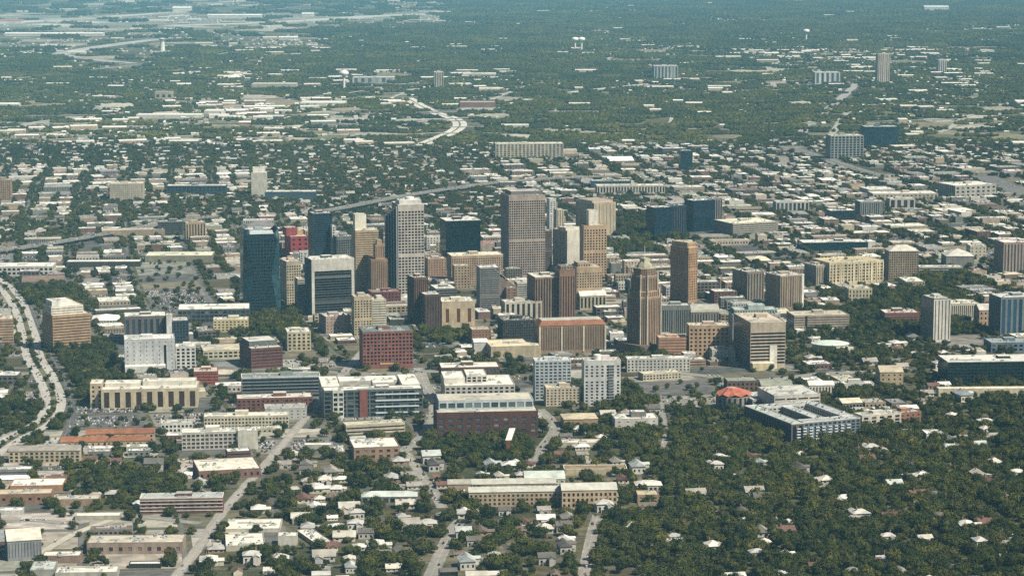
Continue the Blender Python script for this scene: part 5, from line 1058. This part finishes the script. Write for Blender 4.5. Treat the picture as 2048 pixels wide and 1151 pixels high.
# ------------------------------------------------------------------ small flat-roofed buildings
near, rest = split_out(LOW, lambda t: math.sqrt(t[2] * (t[4] + t[3] * .3)) / t[1])
def low_desc(w, d, h, rc, wc):
    r = 'white' if min(rc) > .55 else ('cream' if rc[0] > .4 else ('grey' if abs(rc[0] - rc[2]) < .12 else 'brown'))
    s = 'tall' if h > 12 else ('long' if w > 1.8 * d else ('big' if w * d > 1300 else ('small' if w * d < 450 else 'square')))
    wd = 'red' if wc[0] > 1.7 * wc[1] else ('tan' if wc[0] > 1.35 * wc[2] else 'pale')
    return f'{s} {wd} building with {r} flat roof'
for x, y, w, d, h, t in near:
    root = link('low_building', None, None, (x, y, 0), t); rc, wc = roofcol(), wallcol(); W, P = MB(), []
    later(root, low_desc(w, d, h, rc, wc), 'low building', 'low flat-roofed buildings of the town', x, y)
    st = rnd.choice((G(4, 3.8, .5, .5), G(5, 4, .4, .45), Bn(3.8, .4), G(6, 4, .6, .5), N if h < 8 else G(3.6, 3.7, .5, .5)))
    pts = rect(-w / 2, w / 2, -d / 2, d / 2)
    for q in range(4):
        a, b = pts[q], pts[(q + 1) % 4]; Lg = math.hypot(b[0] - a[0], b[1] - a[1]); facade(W, P, a[0], a[1], (b[0] - a[0]) / Lg, (b[1] - a[1]) / Lg, Lg, 0, h, st if q != 2 else N, wc)
    part('wall', W, 'wall', root); put_panes(P, root, 0.001, t, x, y)
    if rnd.random() < .16 and h < 8: pitched(root, -w / 2, w / 2, -d / 2, d / 2, h, min(w, d) * .15, rc, rnd.choice(('gable', 'hip')))
    else: flat_roof(root, pts, h, rc, vary(wc, .1), .8, rnd.choice((2, 3, 4, 6, 8)), None)
m = MB()
for x, y, w, d, h, t in rest:
    ct, s_ = math.cos(t), math.sin(t); wc, rc = wallcol(), roofcol()
    P = [(x + u * ct - v * s_, y + u * s_ + v * ct) for u, v in ((-w / 2, -d / 2), (w / 2, -d / 2), (w / 2, d / 2), (-w / 2, d / 2))]; m.prism(P, 0, h, wc, rc)
    for _ in range(2):
        u, v, e = rnd.uniform(-.35, .35) * w, rnd.uniform(-.35, .35) * d, rnd.uniform(1.5, 4)
        m.prism([(x + (u + a) * ct - (v + b) * s_, y + (u + a) * s_ + (v + b) * ct) for a, b in ((-e, -e), (e, -e), (e, e), (-e, e))], h, h + e * .8, vary(c(176, 172, 160), .2))
# ------------------------------------------------------------------ houses
HV = []
for k in range(12):
    W, Rf, P, Po = MB(), None, [], MB(); w, d, h = rnd.uniform(10, 15), rnd.uniform(8, 11), rnd.choice((3.2, 3.4, 5.8))
    wc = vary(rnd.choice((c(222, 216, 200), c(206, 196, 170), c(190, 186, 176), c(170, 140, 112))), .1); rc = (c(214, 212, 202), c(190, 188, 178), c(206, 200, 184), c(140, 136, 128), c(118, 104, 90), c(176, 174, 166), c(160, 154, 142), c(222, 220, 212), c(120, 84, 70), c(176, 184, 178), c(104, 100, 94), c(196, 190, 172))[k]
    pts = rect(-w / 2, w / 2, -d / 2, d / 2)
    for q in range(4):
        a, b = pts[q], pts[(q + 1) % 4]; Lg = math.hypot(b[0] - a[0], b[1] - a[1]); facade(W, P, a[0], a[1], (b[0] - a[0]) / Lg, (b[1] - a[1]) / Lg, Lg, 0, h, G(3.4, 2.9, .36, .45), wc, rec=.2)
    wx, ww_, wd = rnd.choice((-1, 1)) * w * .26, w * .36, rnd.uniform(3.5, 5.5); W.box(wx - ww_ / 2, wx + ww_ / 2, -d / 2 - wd, -d / 2 + .2, 0, h - .1, wc)
    wm = W.mesh('wall', 'wall'); tmp = pitched(None, -w / 2, w / 2, -d / 2, d / 2, h, rnd.uniform(2.2, 3.4), rc, rnd.choice(('gable', 'hip')), .7, wc); rm0 = tmp.data; bpy.data.objects.remove(tmp)
    Rm = MB(); Rm.v = [tuple(v.co) for v in rm0.vertices]; Rm.f = [tuple(p.vertices) for p in rm0.polygons]; Rm.c = [rc] * len(Rm.f); Rm.r = [0.0] * len(Rm.f); bpy.data.meshes.remove(rm0)
    f_, m_, l_, r_ = -d / 2 - wd - .5, -d * .1, wx - ww_ / 2 - .5, wx + ww_ / 2 + .5; zr_ = h + ww_ * .28
    Rm.quad((l_, f_, h - .08), (wx, f_, zr_), (wx, m_, zr_), (l_, m_, h - .08), vary(rc, .06)); Rm.quad((wx, f_, zr_), (r_, f_, h - .08), (r_, m_, h - .08), (wx, m_, zr_), vary(rc, .06)); Rm.poly([(l_, f_ + .4, h - .08), (r_, f_ + .4, h - .08), (wx, f_ + .4, zr_)], wc)
    rm = Rm.mesh('roof', 'roof')
    J = MB()
    for (a, b, z), ww, hh, dx, dy, gc in P: J.quad((a - dx * ww / 2, b - dy * ww / 2, z - hh / 2), (a + dx * ww / 2, b + dy * ww / 2, z - hh / 2), (a + dx * ww / 2, b + dy * ww / 2, z + hh / 2), (a - dx * ww / 2, b - dy * ww / 2, z + hh / 2), gc)
    Po.box(-w * .3, w * .3, -d / 2 - 2.6, -d / 2 - .7, 2.4, 2.7, rc, True)
    for px_ in (-w * .28, w * .28): Po.box(px_ - .12, px_ + .12, -d / 2 - 2.5, -d / 2 - 2.26, 0, 2.4, c(226, 222, 210))
    Ch = MB(); Ch.box(w * .2, w * .2 + .9, d * .1, d * .1 + .7, h, h + 4.2, c(150, 110, 92))
    HV.append((wm, rm, J.mesh('windows', 'glass'), Po.mesh('porch', 'wall'), Ch.mesh('chimney', 'wall'), 'white' if min(rc) > .5 else ('pale grey' if min(rc) > .3 else ('red-brown' if rc[0] > 1.5 * rc[1] else 'dark')), w, d, h, wc, rc))
hn, hr = split_out(HOUSES, lambda t: t[2] / t[1])
for x, y, s, t, k in hn:
    wm, rm, gm, pm, cm, rname = HV[k][:6]; root = link('house', None, None, (x, y, 0), t, (s, s, s))
    later(root, f"{'tall' if HV[k][8] > 5 else 'low'} house with {rname} roof", 'house', 'houses among the trees', x, y)
    link('wall', wm, root); r_ = link('roof', rm, root); link('chimney', cm, r_); link('porch', pm, root); o = link('windows', gm, root); o['kind'] = 'stuff'
def put_house(m, x, y, w, d, h, t, wc, rc):
    ct, s_ = math.cos(t), math.sin(t); q = lambda u, v, z: (x + u * ct - v * s_, y + u * s_ + v * ct, z); a, b = w / 2, d / 2; r = 2.6
    m.quad(q(-a, -b, 0), q(a, -b, 0), q(a, -b, h), q(-a, -b, h), wc); m.quad(q(-a, b, 0), q(-a, -b, 0), q(-a, -b, h), q(-a, b, h), wc); m.quad(q(a, -b, 0), q(a, b, 0), q(a, b, h), q(a, -b, h), wc)
    m.quad(q(-a, -b, h), q(a, -b, h), q(a, 0, h + r), q(-a, 0, h + r), rc); m.quad(q(a, b, h), q(-a, b, h), q(-a, 0, h + r), q(a, 0, h + r), rc)
    m.poly([q(a, -b, h), q(a, b, h), q(a, 0, h + r)], wc); m.poly([q(-a, b, h), q(-a, -b, h), q(-a, 0, h + r)], wc)
mh = MB()
for x, y, s, t, k in hr: put_house(mh, x, y, HV[k][6] * s, HV[k][7] * s, HV[k][8] * s, t, HV[k][9], HV[k][10])
# ------------------------------------------------------------------ trees
tn, tr_ = split_out(TREES, lambda t: t[2] * VAR[t[3]][0] / t[1])
PROTO = {}
for x, y, s, k in tn:
    root = link('tree', None, None, (x, y, 0), rnd.uniform(0, 6.28), (s, s, s * rnd.uniform(.9, 1.1)))
    later(root, f"{('broad ', 'spreading ', 'narrow ', 'tall ', 'wide ', 'small ')[k]}{'large' if s > 1 else 'green'} leafy tree", 'tree', 'trees of the near neighbourhood', x, y)
    cr, tk = link('crown', CROWNS[k], root), link('trunk', TRUNKS[k], root); PROTO.setdefault(k, (cr, tk))
def scatter(name, pts, protos, group_name):
    """one object of uncountable trees: points that carry copies of the tree shapes"""
    me = bpy.data.meshes.new(name); me.from_pydata([(p[0], p[1], 0.0) for p in pts], [], [])
    a = me.attributes.new('variant', 'INT', 'POINT'); a.data.foreach_set('value', [p[3] for p in pts])
    a = me.attributes.new('size', 'FLOAT', 'POINT'); a.data.foreach_set('value', [p[2] for p in pts])
    a = me.attributes.new('turn', 'FLOAT', 'POINT'); a.data.foreach_set('value', [rnd.uniform(0, 6.28) for p in pts])
    o = link(name, me); o['kind'] = 'stuff'
    ng = bpy.data.node_groups.new(group_name, 'GeometryNodeTree'); ng.interface.new_socket('Geometry', in_out='INPUT', socket_type='NodeSocketGeometry'); ng.interface.new_socket('Geometry', in_out='OUTPUT', socket_type='NodeSocketGeometry')
    gi, go = ng.nodes.new('NodeGroupInput'), ng.nodes.new('NodeGroupOutput'); jn = ng.nodes.new('GeometryNodeJoinGeometry'); lk = ng.links.new
    def attr(n, t):
        q = ng.nodes.new('GeometryNodeInputNamedAttribute'); q.data_type = t; q.inputs['Name'].default_value = n; return q.outputs['Attribute']
    va, si, tu = attr('variant', 'INT'), attr('size', 'FLOAT'), attr('turn', 'FLOAT')
    cx = ng.nodes.new('ShaderNodeCombineXYZ'); lk(tu, cx.inputs[2])
    for k, obs in protos.items():
        eq = ng.nodes.new('FunctionNodeCompare'); eq.data_type = 'INT'; eq.operation = 'EQUAL'; lk(va, eq.inputs[2]); eq.inputs[3].default_value = k
        for ob in obs:
            oi = ng.nodes.new('GeometryNodeObjectInfo'); oi.transform_space = 'ORIGINAL'; oi.inputs['Object'].default_value = ob; oi.inputs['As Instance'].default_value = True
            ip = ng.nodes.new('GeometryNodeInstanceOnPoints'); lk(gi.outputs[0], ip.inputs['Points']); lk(eq.outputs[0], ip.inputs['Selection']); lk(oi.outputs['Geometry'], ip.inputs['Instance']); lk(cx.outputs[0], ip.inputs['Rotation']); lk(si, ip.inputs['Scale']); lk(ip.outputs[0], jn.inputs[0])
    lk(jn.outputs[0], go.inputs[0]); md = o.modifiers.new('scatter', 'NODES'); md.node_group = ng; return o
tag(scatter('town_trees', tr_, PROTO, 'tree_scatter'), 'green trees spread through the streets and parks of the town', 'trees')
# ------------------------------------------------------------------ far woods and far roofs
def grove_mesh(seed):
    R = random.Random(seed); m = MB()
    for _ in range(24):
        a, q = R.uniform(0, 6.28), 40 * math.sqrt(R.random()); x, y = q * math.cos(a), q * math.sin(a); r, h = R.uniform(5, 9), R.uniform(6, 11)
        for i in range(7):
            for (z0, k0), (z1, k1) in (((.12, .75), (.5, 1.0)), ((.5, 1.0), (.82, .7)), ((.82, .7), (1.0, .12))):
                f = lambda i_, z, kk: (lambda g: (x + r * kk * g * math.cos(6.283 * i_ / 7), y + r * kk * g * math.sin(6.283 * i_ / 7), h * z * (1 + .12 * math.sin(i_ * 5 + seed + z * 9))))(1 + .22 * math.sin(i_ * 3.7 + x + z * 7))
                m.quad(f(i, z0, k0), f((i + 1) % 7, z0, k0), f((i + 1) % 7, z1, k1), f(i, z1, k1), (0, 0, 0))
        for _ in range(26):
            d = Vector((R.gauss(0, 1), R.gauss(0, 1), abs(R.gauss(.3, 1)))).normalized(); p = Vector((x + d.x * r, y + d.y * r, h * .45 + d.z * h * .58)); s = R.uniform(.8, 1.7); t = d.orthogonal().normalized(); b = d.cross(t)
            m.quad(tuple(p + t * s), tuple(p + b * s), tuple(p - t * s), tuple(p - b * s), (0, 0, 0))
    return m.mesh('grove', 'leaf')
GP = {}
for k, (px, py) in enumerate(((1330, 268), (560, 262), (1450, 232), (230, 250))):
    x, y = ground(px, py); o = link('tree_grove', grove_mesh(90 + k), None, (x, y, 0)); o['kind'] = 'stuff'; tag(o, f"dense green grove {('left of the open parkland', 'in the left far woods', 'beside the open parkland', 'near the far left sheds')[k]}", 'grove'); GP[k] = (o,)
clear, froad = MB(), MB(); zc = .2
for _ in range(1000):                             # fields, yards and cleared ground
    yy = D_FAR + (25000 - D_FAR) * rnd.random() ** 1.7; xx = rnd.uniform(-.24, .24) * yy
    if noise.noise(Vector((xx * .0009, yy * .0004, 3.3))) < rnd.uniform(-.5, .25): continue
    aw, ad = rnd.uniform(30, 130) * min(2, yy / 8000), rnd.uniform(30, 160) * min(3, yy / 8000); th = rnd.uniform(-.5, .5); zc += .002
    if not is_free(xx, yy, 20) or (cover(*project(xx, yy)) == '.' and rnd.random() < .75): continue
    clear.poly([(xx + aw * q * math.cos(th + a) , yy + ad * q * math.sin(th + a), zc) for a, q in ((e * .785, rnd.uniform(.75, 1.1)) for e in range(8))], vary(rnd.choice((c(176, 168, 142), c(150, 138, 104), c(118, 116, 74), c(190, 184, 162), c(136, 128, 92))), .12)); reserve(xx, yy, aw * .6, ad * .6, th)
for _ in range(150):                             # far streets
    yy = D_FAR + 16000 * rnd.random() ** 1.5; xx = rnd.uniform(-.24, .24) * yy; th = rnd.choice((.1, .12, .2, 1.45, 1.3, -.2, .6)) + rnd.uniform(-.08, .08); ln = rnd.uniform(400, 1600)
    if cover(*project(xx, yy)) == '.' and rnd.random() < .7: continue
    L_ = [Vector((xx + math.cos(th) * k * ln / 6, yy + math.sin(th) * k * ln / 6 + 30 * math.sin(k))) for k in range(-3, 4)]; zc += .002
    ribbon(froad, L_, rnd.uniform(14, 26), zc, vary(c(168, 164, 150), .1))
    for a_, b_ in zip(L_, L_[1:]): mid = (a_ + b_) / 2; reserve(mid.x, mid.y, (b_ - a_).length / 2, 14, math.atan2((b_ - a_).y, (b_ - a_).x))
struct('fields', clear, 'lot'); struct('far_roads', froad, 'road')
far = []
y = D_FAR - 120
while y < 26500:
    sc = min(2.6, max(1.0, y / 9000)); step = 66 * sc; x = -.235 * y - 200
    while x < .235 * y + 200:
        a, b = x + rnd.uniform(-.5, .5) * step, y + rnd.uniform(-.5, .5) * step; x += step
        px, py = project(a, b); k = cover(px, py) if py >= 0 else '.'
        cl = noise.noise(Vector((a * .0011, b * .0005, 3.3))) + .5 * noise.noise(Vector((a * .004, b * .002, 7)))
        pr = {'.': 1.0, 'f': .9, 'a': .22, 'g': .45}.get(k, .75) - max(0, cl - .1) * .9
        if is_free(a, b, 10 * sc) and rnd.random() < pr: far.append((a, b, rnd.uniform(.85, 1.25) * sc, rnd.randrange(4)))
        nr = {'.': .5, 'f': 1.7, 'a': .6, 'g': .1}.get(k, 1.6) * (.35 + 4.5 * max(0, cl)) * (1.6 if y < 8000 else 1)
        while rnd.random() < nr:
            nr -= 1; hx, hy = a + rnd.uniform(-.5, .5) * step, b + rnd.uniform(-.5, .5) * step
            if not is_free(hx, hy, 8): continue
            big = rnd.random()
            if big < (.05 if k == '.' else .06): put_house(m, hx, hy, rnd.uniform(30, 90) * sc, rnd.uniform(24, 60), rnd.uniform(8, 13), rnd.uniform(-.1, .4), wallcol(), vary(c(226, 222, 206), .15))
            else: put_house(mh, hx, hy, rnd.uniform(9, 17), rnd.uniform(9, 12), rnd.uniform(4, 6), rnd.uniform(-.3, .6), vary(c(180, 174, 160), .15), roofcol(.4))
    y += step
tag(scatter('far_woods', far, GP, 'grove_scatter'), 'dark hazy woods covering the plain beyond the town', 'woods')
tag(struct('far_buildings', m, 'roof', 'stuff'), 'countless low pale buildings of the far districts', 'buildings'); tag(struct('far_houses', mh, 'roof', 'stuff'), 'countless small far houses scattered through the woods', 'houses')
# ------------------------------------------------------------------ cars
def car_meshes(col, van):
    B, Gs = MB(), MB(); h = 1.0 if not van else 1.25
    B.box(-2.25, 2.25, -.9, .9, .35, .85, col, True)
    L0, L1 = (-1.5, .9) if not van else (-2.2, 1.3)
    zt = 1.45 if not van else 2.1
    B.quad((L0 + .35, -.72, zt), (L1 - .4, -.72, zt), (L1 - .4, .72, zt), (L0 + .35, .72, zt), col)
    a = [(L0, -.85, .86), (L1 + .3, -.85, .86), (L1 + .3, .85, .86), (L0, .85, .86)]; t = [(L0 + .35, -.72, zt - .02), (L1 - .4, -.72, zt - .02), (L1 - .4, .72, zt - .02), (L0 + .35, .72, zt - .02)]
    for i in range(4): Gs.quad(a[i], a[(i + 1) % 4], t[(i + 1) % 4], t[i], c(40, 46, 50))
    for x in (-1.4, 1.4):
        for y in (-.92, .74): B.box(x - .33, x + .33, y, y + .18, 0, .64, c(36, 36, 36))
    return B.mesh('body', 'metal'), Gs.mesh('cabin_glass', 'glass')
CC = [('white', c(232, 232, 228)), ('silver', c(176, 178, 178)), ('black', c(30, 32, 34)), ('red', c(140, 34, 30)), ('dark blue', c(40, 58, 86)), ('white', c(236, 234, 228)), ('grey', c(110, 112, 112))]
CM = [(n, v, car_meshes(col, v)) for n, col in CC for v in (False, True)]
cn, cr_ = split_out(CARS, lambda t: 1 / t[1], 260)
for x, y, z, t in cn:
    n, v, (b, gl) = rnd.choice(CM); root = link('car', None, None, (x, y, z), t); later(root, f"{n} {'van' if v else 'car'}", 'van' if v else 'car', 'cars parked or driving through the town', x, y)
    link('body', b, root); link('cabin_glass', gl, root)
mc = MB()
for x, y, z, t in cr_:
    ct, s_ = math.cos(t), math.sin(t); col = rnd.choice(CC)[1]; q = lambda u, v: (x + u * ct - v * s_, y + u * s_ + v * ct)
    mc.prism([q(-2.2, -.9), q(2.2, -.9), q(2.2, .9), q(-2.2, .9)], z + .3, z + .9, col); mc.prism([q(-1.3, -.75), q(.8, -.75), q(.8, .75), q(-1.3, .75)], z + .9, z + 1.45, c(44, 50, 54), col)
tag(struct('far_cars', mc, 'metal', 'stuff'), 'many far parked cars in lots and on roads', 'cars')
# ------------------------------------------------------------------ the hazy air
hz = MB(); hz.box(-41000, 41000, -4000, 61000, -1.5, 640, (1, 1, 1), True); me = bpy.data.meshes.new('haze'); me.from_pydata(hz.v, [], hz.f)
hm = bpy.data.materials.new('hazy_air'); hm.use_nodes = True; nt = hm.node_tree; nt.nodes.remove(nt.nodes['Principled BSDF'])
pv = nt.nodes.new('ShaderNodeVolumePrincipled'); pv.inputs['Color'].default_value = (*HAZE_COLOR, 1); pv.inputs['Density'].default_value = HAZE_DENSITY; pv.inputs['Anisotropy'].default_value = -0.35
nt.links.new(pv.outputs[0], nt.nodes['Material Output'].inputs['Volume']); me.materials.append(hm); tag(link('haze', me), 'thin blue haze lying over the whole town', 'haze', None, 'stuff')
finish_labels()
